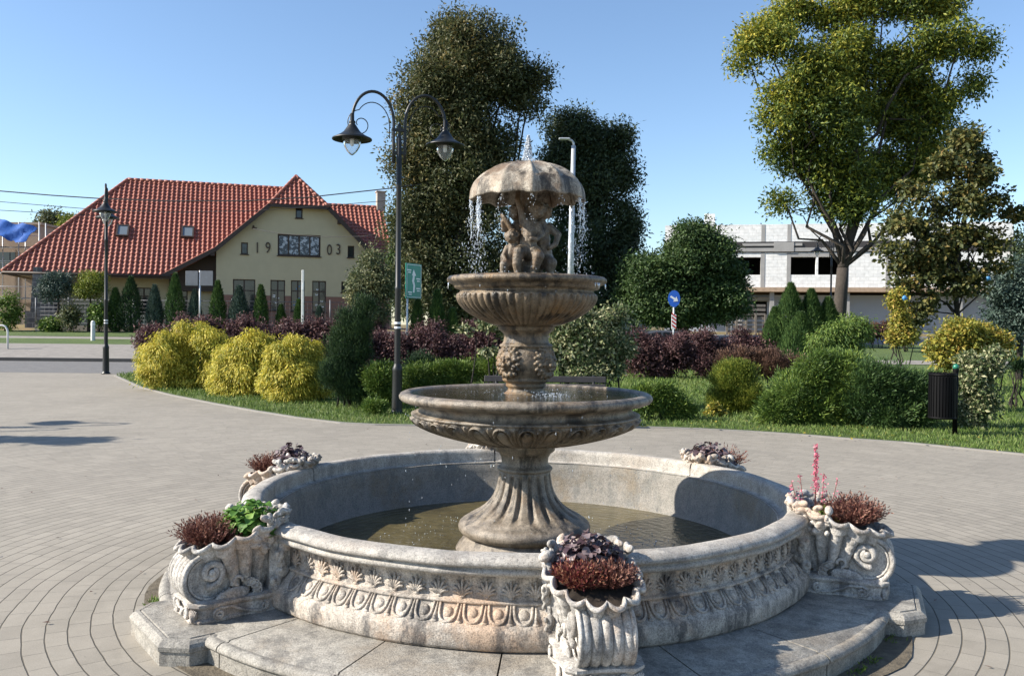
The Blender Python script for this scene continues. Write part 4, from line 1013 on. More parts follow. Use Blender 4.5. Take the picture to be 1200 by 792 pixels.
for a, b_ in zip(us, us[1:]):
    mid = (a + b_) / 2; hs = sorted([h for h in UP if h[0] - 1e-6 < mid < h[1] + 1e-6], key=lambda h: h[2]); z0 = zu
    for h in hs + [None]:
        ta, tb_ = (h[2], h[2]) if h else (zroof(a), zroof(b_))
        V = [hl(a, 0, z0), hl(b_, 0, z0), hl(b_, 0, tb_), hl(a, 0, ta), hl(a, .35, z0), hl(b_, .35, z0), hl(b_, .35, tb_), hl(a, .35, ta)]
        wl.add(V, [[0, 1, 2, 3], [7, 6, 5, 4], [0, 4, 5, 1], [3, 2, 6, 7]]); z0 = h[3] if h else 0
LW = [fp(x, 340, 1.6)[0] for x in (48, 160, 177, 215, 240)]
VL = 1.6
holes = [(LW[1], LW[2], ZB + 1.0, ZB + 2.6), (LW[2] + 1.2, LW[2] + 2.2, ZB + 1.0, ZB + 2.6)]
wall_holes(wl, LW[0], -.0, ZB - .2, ze + .5, holes, lambda u, z, v: hl(u, v + VL, z), .35)
for q in ((hl(LW[0], VL, 0), hl(LW[0] + .35, VB - 1.2, 0)), (hl(uW1 - .35, .36, 0), hl(uW1, 9, 0))): box2(wl, (q[0][0], q[0][1], -.3), (q[1][0], q[1][1], ze - ZB + .3))
box2(wl, hl(0, .36, ZB - .2), hl(.3, VL - .01, ze + 1)); box2(wl, hl(LW[0] + .36, VB - 1.6, ZB - .2), hl(uT - .5, VB - 1.25, ze))
box2(wl, hl(uW1 + .01, 1.2, ZB - .2), hl(uT - .5, 1.5, ze + .4)); box2(wl, hl(uT - .5, 1.2, ZB - .2), hl(uT - .2, 2 * vW - 1, ze + .3))
prism(wl, [(1.2, 0), (2 * vW - 1, 0), (vW, zW - ze - .6)], hl(uT - .5, 0, ze + .3), (0, 1, 0), (0, 0, 1), (1, 0, 0), .3)
wl.build('wall', M['plaster'], HOUSE); pli.build('plinth', M['plinth'], HOUSE)
dk = MB(); box2(dk, hl(uL0 + .4, 1.0, ze - .9), hl(-.02, 1.5, ze + 1.4)); dk.build('porch_boarding', M['darkwood'], HOUSE)
st_ = MB(); box2(st_, hl(LW[0] - .5, -.3, ZB - .3), hl(LW[0] + .5, VL - .01, ZB + 1.0)); 
prism(st_, [(-.55, -.3), (.95, -.3), (.85, 1.2), (.70, 2.1), (.30, 2.6), (.12, 3.6), (-.30, 3.6), (-.42, 1.5)], hl(LW[0] + .3, -.6, ZB), (1, 0, 0), (0, 0, 1), (0, 1, 0), 2.0); st_.build('stone_buttress', M['rubble'], HOUSE)
def window(u0, u1, z0, z1, v=0., cols=2, rows=2, pane='pane', fw=.07, parent=HOUSE, transom=.66, hlf=hl):
    f = MB(); vv = v + .10
    for a, b_ in (((u0, z0), (u1, z0 + fw)), ((u0, z1 - fw), (u1, z1)), ((u0, z0 + fw), (u0 + fw, z1 - fw)), ((u1 - fw, z0 + fw), (u1, z1 - fw))):
        box2(f, hlf(a[0], vv, a[1]), hlf(b_[0], vv + .08, b_[1]))
    for i in range(1, cols): x = u0 + (u1 - u0) * i / cols; box2(f, hlf(x - .045, vv + .005, z0 + fw), hlf(x + .045, vv + .075, z1 - fw))
    if rows > 1: z = z0 + (z1 - z0) * transom; box2(f, hlf(u0 + fw, vv + .002, z - .035), hlf(u1 - fw, vv + .078, z + .035))
    o = f.build('window', M['darkwood'], parent)
    g_ = MB(); box2(g_, hlf(u0 + fw, vv + .03, z0 + fw), hlf(u1 - fw, vv + .05, z1 - fw)); g_.build('pane', M[pane], o)
    s_ = MB(); box2(s_, hlf(u0 - .06, v - .08, z0 - .06), hlf(u1 + .06, v + .10, z0 - .002)); s_.build('sill', M['darkwood'], o); return o
window(*WIN[0], cols=2); 
for k in (1, 2, 3): window(*WIN[k], cols=2)
window(*WIN[4], cols=1, rows=1)
window(*UP[0], cols=4, rows=1, pane='panepat', fw=.10); 
for k in (1, 2, 3): window(*UP[k], cols=1, rows=1)
for h in holes: window(*h, v=VL, cols=2)
# paper butterflies in the ground floor windows
for k in (1, 2, 3):
    h = WIN[k]
    for i in range(5):
        pm = MB(); u_ = h[0] + .2 + random.random() * (h[1] - h[0] - .4); z_ = h[2] + .3 + random.random() * (h[3] - h[2] - .6)
        prism(pm, [(-.09, .06), (0, .01), (.09, .06), (.06, -.06), (0, -.02), (-.06, -.06)], hl(u_, .125, z_), (1, 0, 0), (0, 0, 1), (0, -1, 0), .006)
        pm.build('paper_decoration', M['signwhite' if k != 2 else 'balloon'], HOUSE)
# skylights
def rpt(u, z, off): v = vmain(z); nn = nrm(np.array([0, -(zr - ze), (VR - VE)])); return hl(u, v, z) + nn * off
for px_, py_, wpx in ((144, 272, 13.5), (220, 273.5, 14)):
    u_, z_ = fp(px_, py_, 1.8); 
    for it in range(8): u_, z_ = fp(px_, py_, vmain(z_))
    hw = wpx / F0 * 56 / 2; up = nrm(np.array([0, VR - VE, zr - ze])); cpt = rpt(u_, z_, .10)
    Mx = np.stack([[1, 0, 0], up, np.cross([1, 0, 0], up)], 1)
    f = MB()
    for dx, dy, sx, sy in ((0, .50, hw * 2, .09), (0, -.50, hw * 2, .09), (-hw + .05, 0, .09, .95), (hw - .05, 0, .09, .95)): box(f, cpt + Mx @ np.array([dx, dy, .02]), (sx, sy, .14), Mx)
    o = f.build('skylight', M['darkwood'], HOUSE); g_ = MB(); box(g_, cpt + Mx @ np.array([0, 0, .03]), (hw * 2 - .15, .92, .04), Mx); g_.build('pane', M['paneblue'], o)
ch = MB(); uc, zc = fp(446, 245, vW); bbox(ch, hl(uc, vW, zW + .35), (.62, .6, 1.5), .02); bbox(ch, hl(uc, vW, zW + 1.13), (.74, .72, .1), .02); ch.build('chimney', M['chimneybrick'], roof)
# date numerals
def text_mesh(s, size, ext, mat, name, parent, M4):
    cu = bpy.data.curves.new(name, 'FONT'); cu.body = s; cu.size = size; cu.extrude = ext; cu.align_x = 'CENTER'; cu.align_y = 'CENTER'
    tmp = bpy.data.objects.new(name, cu); COL.objects.link(tmp); bpy.context.view_layer.update()
    me = bpy.data.meshes.new_from_object(tmp.evaluated_get(bpy.context.evaluated_depsgraph_get())); bpy.data.objects.remove(tmp); bpy.data.curves.remove(cu)
    me.materials.clear(); me.materials.append(mat); o = bpy.data.objects.new(name, me); COL.objects.link(o)
    if parent is not None: o.parent = parent
    o.matrix_local = M4; return o
for chh, px_, py_ in (('1', 301.5, 291), ('9', 314, 291), ('0', 386, 293.5), ('3', 396.5, 293)):
    u_, z_ = fp(px_, py_); p = hl(u_, -.03, z_)
    text_mesh(chh, 1.0, .03, M['numeral'], 'date_numeral', HOUSE, Matrix.Translation(p) @ Matrix.Rotation(pi / 2, 4, 'X') @ Matrix.Scale(.72, 4, (1, 0, 0)))
# little things on the facade
ins = MB(); u_, z_ = fp(296, 268); tube(ins, [hl(u_, -.02, z_), hl(u_, -.25, z_ + .05), hl(u_ + .25, -.3, z_)], .04, 6); ell(ins, hl(u_ + .05, -.3, z_ + .1), (.07, .07, .09)); ins.build('cable_bracket', M['darkwood'], HOUSE)

# ---- neighbour with tarpaulin and scaffold at the far left
NB = empty('neighbour_house', gnd(15, 66), 'beige house under repair behind the left end of the long house', 'house')
p0 = np.array(NB.location)
def rel(px, py, Y): return at(px, py, Y) - p0
mb = MB(); a = rel(-120, 262, 66); b_ = rel(47, 262, 66); box2(mb, (a[0], 0, -.3), (b_[0], 9, a[2])); box2(mb, (a[0] - .1, -.15, a[2]), (b_[0] + .15, 9.1, a[2] + .18)); mb.build('wall', M['oldwall'], NB)
for x in (8, -30):
    q = rel(x, 320, 65.9); w_ = MB(); box2(w_, (q[0] - .6, -.03, q[2]), (q[0] + .6, .02, q[2] + 1.6)); w_.build('window', M['pane'], NB)
SC = empty('scaffold', gnd(20, 64.6), 'thin steel scaffold standing against the beige house', 'scaffold'); ps = np.array(SC.location)
mb = MB()
for x in (22, 46, -5, -40):
    for y in (0, .9):
        q = at(x, 260, 64.6) - ps; tube(mb, [(q[0], y, 0), (q[0], y, q[2])], .04, 6)
for z_ in (1.9, 3.8, 5.7):
    l, r_ = at(-40, 300, 64.6) - ps, at(46, 300, 64.6) - ps; tube(mb, [(l[0], 0, z_), (r_[0], 0, z_)], .035, 6); tube(mb, [(l[0], 0, z_ + .9), (r_[0], 0, z_ + .9)], .03, 6)
mb.build('frame', M['galv'], SC)
mb = MB()
for z_ in (1.95, 3.85, 5.75): l, r_ = at(-40, 300, 64.6) - ps, at(46, 300, 64.6) - ps; box2(mb, (l[0], .08, z_), (r_[0], .85, z_ + .05))
mb.build('deck_boards', M['pallet'], SC)
mb = MB(); nx = 30; l, r_ = at(-60, 270, 63.9), at(40, 270, 63.9); X = np.linspace(l[0], r_[0], nx)
ridgez = at(3, 257, 64)[2]; lowz = at(20, 281, 64)[2]; xc = at(3, 257, 64)[0]
V = []
for i, x in enumerate(X):
    k = abs(x - xc) / 2.4; top = ridgez - .55 * k - .12 * sin(x * 3); bot = lowz + .10 * sin(x * 4) - (.25 if i > nx - 5 else 0) - .12 * sin(x * 1.7)
    for j, s in enumerate(np.linspace(0, 1, 6)): V.append((x, 64.2 - 1.5 * s - .12 * sin(x * 5 + j) + (2.5 if j == 0 else 0) * 0, top + (max(bot, top - 2.2) - top) * s + .05 * sin(x * 7 + j * 2)))
mb.add(V, gridf(nx, 6), 0, True); mb.add(np.array(V) + [0, .03, -.02], gridf(nx, 6)[:, ::-1], 0, True)
tag(mb.build('tarpaulin', M['tarp']), 'blue tarpaulin draped over the scaffold of the beige house', 'tarpaulin')

# ---- unfinished white building on the right
BL = R(-11); UB = np.array([cos(BL), sin(BL), 0]); VB_ = np.array([-sin(BL), cos(BL), 0]); B0 = at(778, 385, 64.5); B0[2] = 0
def bp(px, py, v=0.0):
    d = ray(px, py); O = np.array([0, 0, EYE]); t = (B0 + VB_ * v - O).dot(VB_) / d.dot(VB_); p = O + d * t; return float((p - B0).dot(UB)), float(p[2])
ZG = 1.3
WB = empty('unfinished_building', (B0[0], B0[1], ZG), 'unfinished two storey building of bare white blocks with empty window openings', 'building', rotz=BL)
hb = lambda u, v, z: np.array([u, v, z - ZG])
uEnd = bp(1187, 300)[0]; zt = bp(900, 263)[1]; zt2 = bp(1150, 257)[1]
zbm = bp(930, 283)[1]; zbm2 = bp(930, 296)[1]; zsl = bp(930, 337)[1]; zsl2 = bp(930, 342)[1]
holes = []
for (x0, y0, x1, y1) in ((862, 302, 892, 322), (926, 301, 956, 322), (959, 301, 986, 322), (800, 302, 830, 322), (1050, 301, 1080, 322), (1095, 301, 1125, 322)):
    a, b_ = bp(x0, y0), bp(x1, y1); holes.append((a[0], b_[0], b_[1], a[1]))
zz_ = [np.mean([h[2] for h in holes[:3]]), np.mean([h[3] for h in holes[:3]])]; holes = [(h[0], h[1], zz_[0], zz_[1]) for h in holes]
frb = lambda u, z, v: hb(u, v, z)
mb = MB(); wall_holes(mb, 0, uEnd, zsl2, zbm2, holes, frb, .3); box2(mb, hb(0, 0, zbm), hb(uEnd, .3, zt))
box2(mb, hb(0, .31, zsl2), hb(.3, 12, zt)); box2(mb, hb(uEnd - .3, .31, ZG), hb(uEnd, 12, zt)); 
a, b_ = bp(826, 256), bp(838, 270); box2(mb, hb(a[0], .5, zt - .5), hb(b_[0], 1.2, a[1] + .4))
mb.build('block_wall', M['blocks'], WB)
mb = MB(); box2(mb, hb(-.05, -.02, zbm2), hb(uEnd, .32, zbm - .002)); mb.build('ring_beam_recess', M['bench'], WB)
mb = MB()
for x0, x1, y0, y1 in ((858, 1075, 291, 294), (870, 940, 285.5, 288)): a, b_ = bp(x0, y0), bp(x1, y1); box2(mb, hb(a[0], -.10, b_[1]), hb(b_[0], -.025, a[1]))
a, b_ = bp(907, 284), bp(930, 295); box2(mb, hb(a[0], -.14, b_[1]), hb(b_[0], -.025, a[1])); mb.build('shuttering_beam', M['concrete'], WB)
for x in (893.5, 924, 991, 1040, 1085):
    mb = MB(); a = bp(x, 330); box2(mb, hb(a[0] - .14, -.025, zsl2), hb(a[0] + .14, .28, zbm2 - .01)); box2(mb, hb(a[0] - .13, -.022, zbm), hb(a[0] + .13, .29, zt - .02)); box2(mb, hb(a[0] - .10, -.019, zbm2 - .01), hb(a[0] + .10, .2, zbm)); mb.build('concrete_column', M['concrete'], WB)
mb = MB(); a, b_ = bp(924, 301), bp(990, 297); box2(mb, hb(a[0], -.02, zz_[1] + .01), hb(b_[0], .2, zz_[1] + .28)); mb.build('lintel', M['concrete'], WB)
mb = MB(); box2(mb, hb(-.3, -.35, zsl), hb(uEnd, 12, zsl2 - .003)); mb.build('floor_slab', M['slab'], WB)
# ground floor
gh = [(bp(868, 350)[0], bp(901, 350)[0], bp(868, 371)[1], bp(868, 352.5)[1])]
mb = MB(); wall_holes(mb, 0, uEnd - .31, ZG - .2, bp(930, 345)[1], gh, lambda u, z, v: hb(u, v + 1.2, z), .3); mb.build('ground_floor_wall', M['bluegrey'], WB)
for x in (866, 903, 990, 1056, 1120): mb = MB(); a = bp(x, 350, 1.0); box2(mb, hb(a[0] - .16, .0, ZG - .2), hb(a[0] + .16, .3, zsl - .002)); mb.build('column', M['concrete'], WB)
mb = MB(); a, b_ = bp(864, 347.5), bp(905, 352); box2(mb, hb(a[0], .9, b_[1]), hb(b_[0], 1.19, a[1])); mb.build('lintel', M['concrete'], WB)
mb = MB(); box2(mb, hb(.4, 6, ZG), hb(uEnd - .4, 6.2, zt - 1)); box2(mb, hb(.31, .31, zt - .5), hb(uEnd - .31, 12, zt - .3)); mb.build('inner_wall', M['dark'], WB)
for x in (846, 892, 928, 975): mb = MB(); a = bp(x, 262); tube(mb, [hb(a[0], .15, zt - 2.2), hb(a[0], .15, zt + .12)], .05, 6); mb.build('reinforcing_bar', M['bench'], WB)
# board fence in front of it
FB = empty('board_fence', gnd(875, 52), 'low fence of weathered boards in front of the unfinished building', 'fence'); q0 = np.array(FB.location)
l, r_ = at(852, 369, 52) - q0, at(897, 369, 52) - q0
mb = MB(); 
for k in range(7): z_ = .12 + k * .26; box2(mb, (l[0], 0, z_), (r_[0], .04, z_ + .15 + .03 * (k % 2)))
mb.build('board', M['pallet'], FB)
for k in range(5): m_ = MB(); x = l[0] + (r_[0] - l[0]) * k / 4; box2(m_, (x - .06, -.05, -.1), (x + .06, -.004, l[2] + .05)); m_.build('post', M['pallet'], FB)

# ================================================================== STREET FURNITURE
def lamp_post(loc, rot, label, group='black twin armed lamp posts'):
    root = empty('street_lamp', loc, label, 'street lamp', group, rot)
    m = MB(); lathe(m, [(0, 0), (.13, 0), (.13, .03), (.10, .05), (.095, .10), (.085, .75), (.090, .78), (.088, .82), (.070, .86), (.060, .90)], 20); m.build('base', M['black'], root)
    m = MB(); lathe(m, [(.058, .88), (.052, 2.2), (.054, 2.21), (.054, 2.25), (.048, 2.26), (.046, 4.0), (.05, 4.01), (.05, 4.06), (.045, 4.07), (.045, 4.85), (.02, 4.95), (.03, 5.0), (.035, 5.05), (.025, 5.10), (0, 5.14)], 16)
    for z_ in (4.60, 5.0): box(m, (0, 0, z_), (.24, .05, .05))
    m.build('pole', M['black'], root)
    for s in (-1, 1):
        P = [(s * .10, 0, 4.42), (s * .10, 0, 4.7), (s * .10, 0, 5.02)] + [(s * (.46 - .36 * cos(a)), 0, 5.12 + .52 * sin(a)) for a in np.linspace(.05, pi - .02, 22)] + [(s * .82, 0, 5.0)]
        m = MB(); tube(m, P, .026, 10); arm = m.build('arm', M['black'], root)
        m = MB(); Q = [(s * (.17 + .0 * q), 0, 4.85 + .0 * q) for q in (0,)] + [(s * (.47 - .30 * cos(a)), 0, 5.05 + .40 * sin(a)) for a in np.linspace(.2, pi * .78, 16)]
        e = Q[-1]; cx_, cz = s * .685, 5.06; r0 = math.hypot(e[0] - cx_, e[2] - cz); a0 = math.atan2(e[2] - cz, e[0] - cx_)
        Q += [(cx_ + r0 * (1 - .80 * k) * cos(a0 - s * k * 8.2), 0, cz + r0 * (1 - .80 * k) * sin(a0 - s * k * 8.2)) for k in np.linspace(.03, 1, 34)]
        tube(m, Q, .009, 6); m.build('scroll', M['black'], root)
        m = MB(); lathe(m, [(.0, .46), (.034, .45), (.036, .33), (.055, .32), (.058, .29), (.048, .275), (.075, .24), (.10, .20), (.15, .13), (.21, .085), (.285, .045), (.34, .02), (.345, .005), (.34, -.006), (.29, .02), (.20, .06), (.165, .07), (.165, -.012), (.15, -.012), (.15, .07), (0, .11)], 32)
        sh = m.build('lamp_shade', M['black'], root, loc=(s * .82, 0, 4.78))
        m = MB(); lathe(m, [(.145, .0), (.150, -.05), (.135, -.12), (.09, -.20), (.03, -.262), (0, -.275)], 24); lathe(m, [(0, -.268), (.028, -.256), (.086, -.196), (.130, -.118), (.144, -.05), (.140, .0)], 24)
        m.build('glass_globe', M['globe'], sh)
        m = MB(); lathe(m, [(0, .06), (.03, .05), (.035, -.02), (.03, -.10), (0, -.12)], 12); m.build('bulb', M['signwhite'], sh)
    return root
g = gnd(466, 15.2); g[2] = 0
L1 = lamp_post(g, R(16), 'tall twin armed black lamp post standing in the shrub bed left of the fountain')
st_ = MB()
for z_ in (1.52, 1.60): cyl(st_, (0, 0, z_), .057, .035, 12)
st_.build('sticker', M['signwhite'], L1)
def relamp(loc, rot, label):
    o = copy_tree(L1); o.location = [float(q) for q in loc]; o.rotation_euler = (0, 0, rot); o['label'] = label; return o
q = at(124, 443, 26.0); relamp((q[0], 26.0, 0), R(113), 'black lamp post seen edge on, standing at the edge of the paving by the road')
q = gnd(973, 46.0); relamp(q, R(8), 'small distant black lamp post in front of the unfinished building')
relamp((-14.9, 11.65, 0), R(50), 'black lamp post beyond the left side whose thin shadow falls on the paving')
# tall steel street light
LP = empty('steel_street_light', gnd(668, 31), 'tall pale galvanised street light pole behind the fountain', 'street light'); 
m = MB(); tube(m, [(0, 0, -.2), (0, 0, 1.2)], .14, 14); tube(m, [(0, 0, 1.2), (.0, 0, 4.5), (.05, 0, 8.05)], [.12, .105, .075], 14); m.build('pole', M['galv'], LP)
m = MB(); tube(m, [(.05, 0, 8.0), (.05, 0, 8.14), (.0, 0, 8.22), (-.12, -.05, 8.26)], .04, 8); m.build('arm', M['galv'], LP)
m = MB(); bbox(m, (-.28, -.08, 8.27), (.42, .18, .07), .03); m.build('lamp_head', M['galv'], LP)
# signs
SG = empty('direction_sign', gnd(484, 24), 'tall green direction sign on two posts behind the lamp post', 'road sign', rotz=R(60)); q0 = np.array(SG.location)
zt_, zb_ = at(484, 309, 24)[2] - q0[2], at(484, 350, 24)[2] - q0[2]
m = MB(); bbox(m, (0, 0, (zt_ + zb_) / 2), (.72, .03, zt_ - zb_), .008); m.build('panel', M['green'], SG)
m = MB()
for a, b_ in (((-.33, zb_ + .03), (.33, zb_ + .045)), ((-.33, zt_ - .045), (.33, zt_ - .03)), ((-.335, zb_ + .03), (-.32, zt_ - .03)), ((.32, zb_ + .03), (.335, zt_ - .03))): box2(m, (a[0], -.021, a[1]), (b_[0], -.017, b_[1]))
zc_ = (zt_ + zb_) / 2
prism(m, [(-.05, -.32), (.02, -.32), (.05, -.12), (.0, .0), (.03, .15), (.09, .15), (-.02, .33), (-.10, .15), (-.05, .15), (-.09, .0), (-.03, -.12)], (0, -.017, zc_), (1, 0, 0), (0, 0, 1), (0, -1, 0), .005)
for x, z_ in ((-.22, .28), (.2, .05), (.2, -.22), (-.18, -.33)): box2(m, (x - .09, -.021, zc_ + z_), (x + .09, -.017, zc_ + z_ + .035)); box2(m, (x - .06, -.021, zc_ + z_ - .06), (x + .07, -.017, zc_ + z_ - .03))
m.build('sign_marking', M['signwhite'], SG)
for x in (-.22, .22): m = MB(); tube(m, [(x, .04, -.2), (x, .04, zt_ - .05)], .03, 8); m.build('post', M['galv'], SG)
SB = empty('keep_right_sign', gnd(789.5, 31), 'round blue sign with a white arrow above a red and white striped plate', 'road sign'); q0 = np.array(SB.location)
zc_ = at(789, 350, 31)[2] - q0[2]
m = MB(); tube(m, [(0, .05, -.2), (0, .05, zc_ + .2)], .03, 8); m.build('pole', M['galv'], SB)
m = MB(); t_ = np.arange(40) * 2 * pi / 40; prism(m, [(.30 * .55 / .55 * cos(a) * .72, .30 * sin(a)) for a in t_], (0, 0, zc_), (1, 0, 0), (0, 0, 1), (0, 1, 0), .02); dsc = m.build('disc', M['blue'], SB)
m = MB(); a = R(-32); rot = lambda x, y: (x * cos(a) - y * sin(a), x * sin(a) + y * cos(a))
prism(m, [rot(x * .9, y) for x, y in ((-.17, -.035), (.03, -.035), (.03, -.11), (.19, 0), (.03, .11), (.03, .035), (-.17, .035))], (0, -.003, zc_), (1, 0, 0), (0, 0, 1), (0, -1, 0), .004); m.build('arrow', M['signwhite'], dsc)
m = MB(); zc2 = at(789, 377, 31)[2] - q0[2]; bbox(m, (0, 0, zc2), (.17, .02, .52), .004); pp = m.build('striped_plate', M['signwhite'], SB)
m = MB()
for k in range(4): z_ = zc2 - .24 + k * .135; prism(m, [(-.08, z_ + .10), (.08, z_ - .02), (.08, z_ + .045), (-.08, z_ + .165)], (0, -.012, 0), (1, 0, 0), (0, 0, 1), (0, -1, 0), .003)
m.build('red_stripe', M['red'], pp)
SR = empty('road_sign', gnd(234, 44), 'grey back of two sign panels on one post before the long house', 'road sign'); q0 = np.array(SR.location)
m = MB(); h_ = at(233, 317, 44)[2] - q0[2]; tube(m, [(0, 0, -.1), (0, 0, h_)], .045, 8); m.build('pole', M['galv'], SR)
for x0, x1 in ((218, 232.5), (235, 250)):
    m = MB(); a, b_ = at(x0, 317.5, 44) - q0, at(x1, 335, 44) - q0; bbox(m, ((a[0] + b_[0]) / 2, -.06, (a[2] + b_[2]) / 2), (b_[0] - a[0], .03, a[2] - b_[2]), .01); m.build('panel', M['signback'], SR)
PW = empty('white_post', gnd(354.5, 42), 'slim tall white post standing before the ground floor windows', 'post'); q0 = np.array(PW.location)
m = MB(); h_ = at(354, 316.5, 42)[2] - q0[2]; bbox(m, (0, 0, h_ / 2 - .1), (.12, .10, h_ + .2), .015); m.build('shaft', M['offwhite'], PW); m = MB(); bbox(m, (0, -.06, h_ - .8), (.09, .02, .35), .004); m.build('plate', M['signwhite'], PW)
BS = empty('bus_stop_sign', gnd(857, 50), 'blue grey post sign with a small white plate beside the board fence', 'sign'); q0 = np.array(BS.location)
m = MB(); a, b_ = at(853, 345, 50) - q0, at(862, 367, 50) - q0; bbox(m, (0, 0, (a[2] + b_[2]) / 2), (.44, .06, a[2] - b_[2]), .01); m.build('panel', M['bluegrey'], BS)
m = MB(); tube(m, [(.02, .06, -.1), (.02, .06, a[2])], .04, 8); m.build('pole', M['galv'], BS); m = MB(); bbox(m, (-.02, -.05, b_[2] - .2), (.2, .02, .28), .004); m.build('plate', M['signwhite'], BS)
# bollards and bicycle rail at the far left
for px_, lab in ((109, 'short white bollard on the verge just left of the edge-on lamp post'), (470.5, 'white bollard half hidden behind the tall lamp post')):
    Y_ = 41 if px_ < 200 else 30; g_ = gnd(px_, Y_); r_ = empty('bollard', g_, lab, 'bollard'); m = MB(); lathe(m, [(0, -.1), (.10, -.1), (.10, .02), (.095, .9), (.085, .96), (.05, 1.0), (0, 1.01)], 16); m.build('post', M['offwhite'], r_)
    m = MB(); cyl(m, (0, 0, .78), .099, .10, 16); m.build('band', M['signwhite'], r_)
m = MB(); g_ = gnd(3, 36.5); tube(m, [(-.5, 0, -.1), (-.5, 0, .80), (-.45, 0, .98), (-.3, 0, 1.08), (.0, 0, 1.1), (.12, 0, 1.05), (.2, 0, .92), (.22, 0, .8), (.22, 0, -.1)], .04, 10)
tag(m.build('bicycle_rail', M['offwhite'], loc=g_), 'white bent tube rail at the left edge of the pavement', 'rail')
# litter bin
BN = empty('litter_bin', gnd(1121, 12.9), 'black slatted litter bin hung on a post with a green cap', 'litter bin', rotz=R(8))
m = MB(); tube(m, [(0, 0, -.05), (0, 0, .98)], .036, 12); cyl(m, (0, 0, .98), .045, .04, 14); m.build('post', M['bin'], BN)
m = MB(); ell(m, (0, 0, 1.045), (.045, .045, .045), None, 14, 8); m.build('cap', M['greencap'], BN)
m = MB(); N_ = 28
for k in range(N_): a = 2 * pi * k / N_; Mx = Matrix.Rotation(a, 3, 'Z'); box(m, (-.215 + .185 * cos(a), .185 * sin(a), .62), (.008, .030, .68), Mx)
m.build('slat_wall', M['bin'], BN)
m = MB(); 
for z_ in (.29, .93): lathe(m, [(.180, z_ - .015), (.194, z_ - .015), (.194, z_ + .015), (.180, z_ + .015), (.180, z_ - .015)], 28, c=(-.215, 0, 0))
lathe(m, [(0, .285), (.178, .285), (.178, .90), (.170, .90), (.170, .31), (0, .31)], 28, c=(-.215, 0, 0)); m.build('liner', M['bin'], BN)
m = MB(); box(m, (-.03, 0, .85), (.06, .05, .03)); box(m, (-.03, 0, .4), (.06, .05, .03)); m.build('bracket', M['bin'], BN)
# bench behind the fountain
BE = empty('park_bench', gnd(640, 13.6), 'dark park bench standing on the lawn edge behind the fountain', 'bench'); hw = 145 / F0 * 13.6 / 2
for k, z_ in enumerate((.62, .74)): m = MB(); bbox(m, (0, .20 + .03 * k, z_), (2 * hw, .03, .10), .008); m.build('back_slat', M['bench'], BE)
for k in range(3): m = MB(); bbox(m, (0, -.12 + .13 * k, .44), (2 * hw, .11, .035), .008); m.build('seat_slat', M['bench'], BE)
for s in (-1, 1): m = MB(); tube(m, [(s * hw * .8, -.16, 0), (s * hw * .8, -.15, .42)], .025, 8); tube(m, [(s * hw * .8, -.16, .42), (s * hw * .8, .16, .42)], .022, 8); tube(m, [(s * hw * .8, .19, 0), (s * hw * .8, .16, .42), (s * hw * .8, .26, .80)], .025, 8); m.build('leg', M['black'], BE)

# overhead cables
for lab, pts in (('thick black cable crossing the sky in front of the tiled roof', [(-40, 221, 42), (0, 224, 42), (60, 229, 42), (117, 232.8, 42), (200, 235.8, 42), (290, 235.5, 42), (360, 231.5, 42), (465, 220, 42), (560, 207, 42), (640, 192, 42)]),
                 ('thinner middle cable low over the red roof', [(-40, 232, 43), (0, 236.5, 43), (97, 244.5, 43), (200, 249, 43), (300, 247, 43), (404, 239.5, 43), (480, 233, 43), (560, 224, 43)]),
                 ('lowest thin cable at the left, ending at the tiled roof', [(-40, 242, 44), (0, 246.5, 44), (60, 250, 44), (110, 253, 48), (140, 256, 52)]),
                 ('thin service cable running across the yellow gable', [(296, 268, 54.6), (330, 274, 53), (380, 278, 52), (425, 277, 51), (470, 270, 50)])):
    P = np.array([at(*q) for q in pts]); o_ = P[0].copy(); m = MB(); tube(m, P - o_, .028 if 'thick' in lab else .016, 5); tag(m.build('overhead_cable', M['wire'], loc=o_), lab, 'cable')

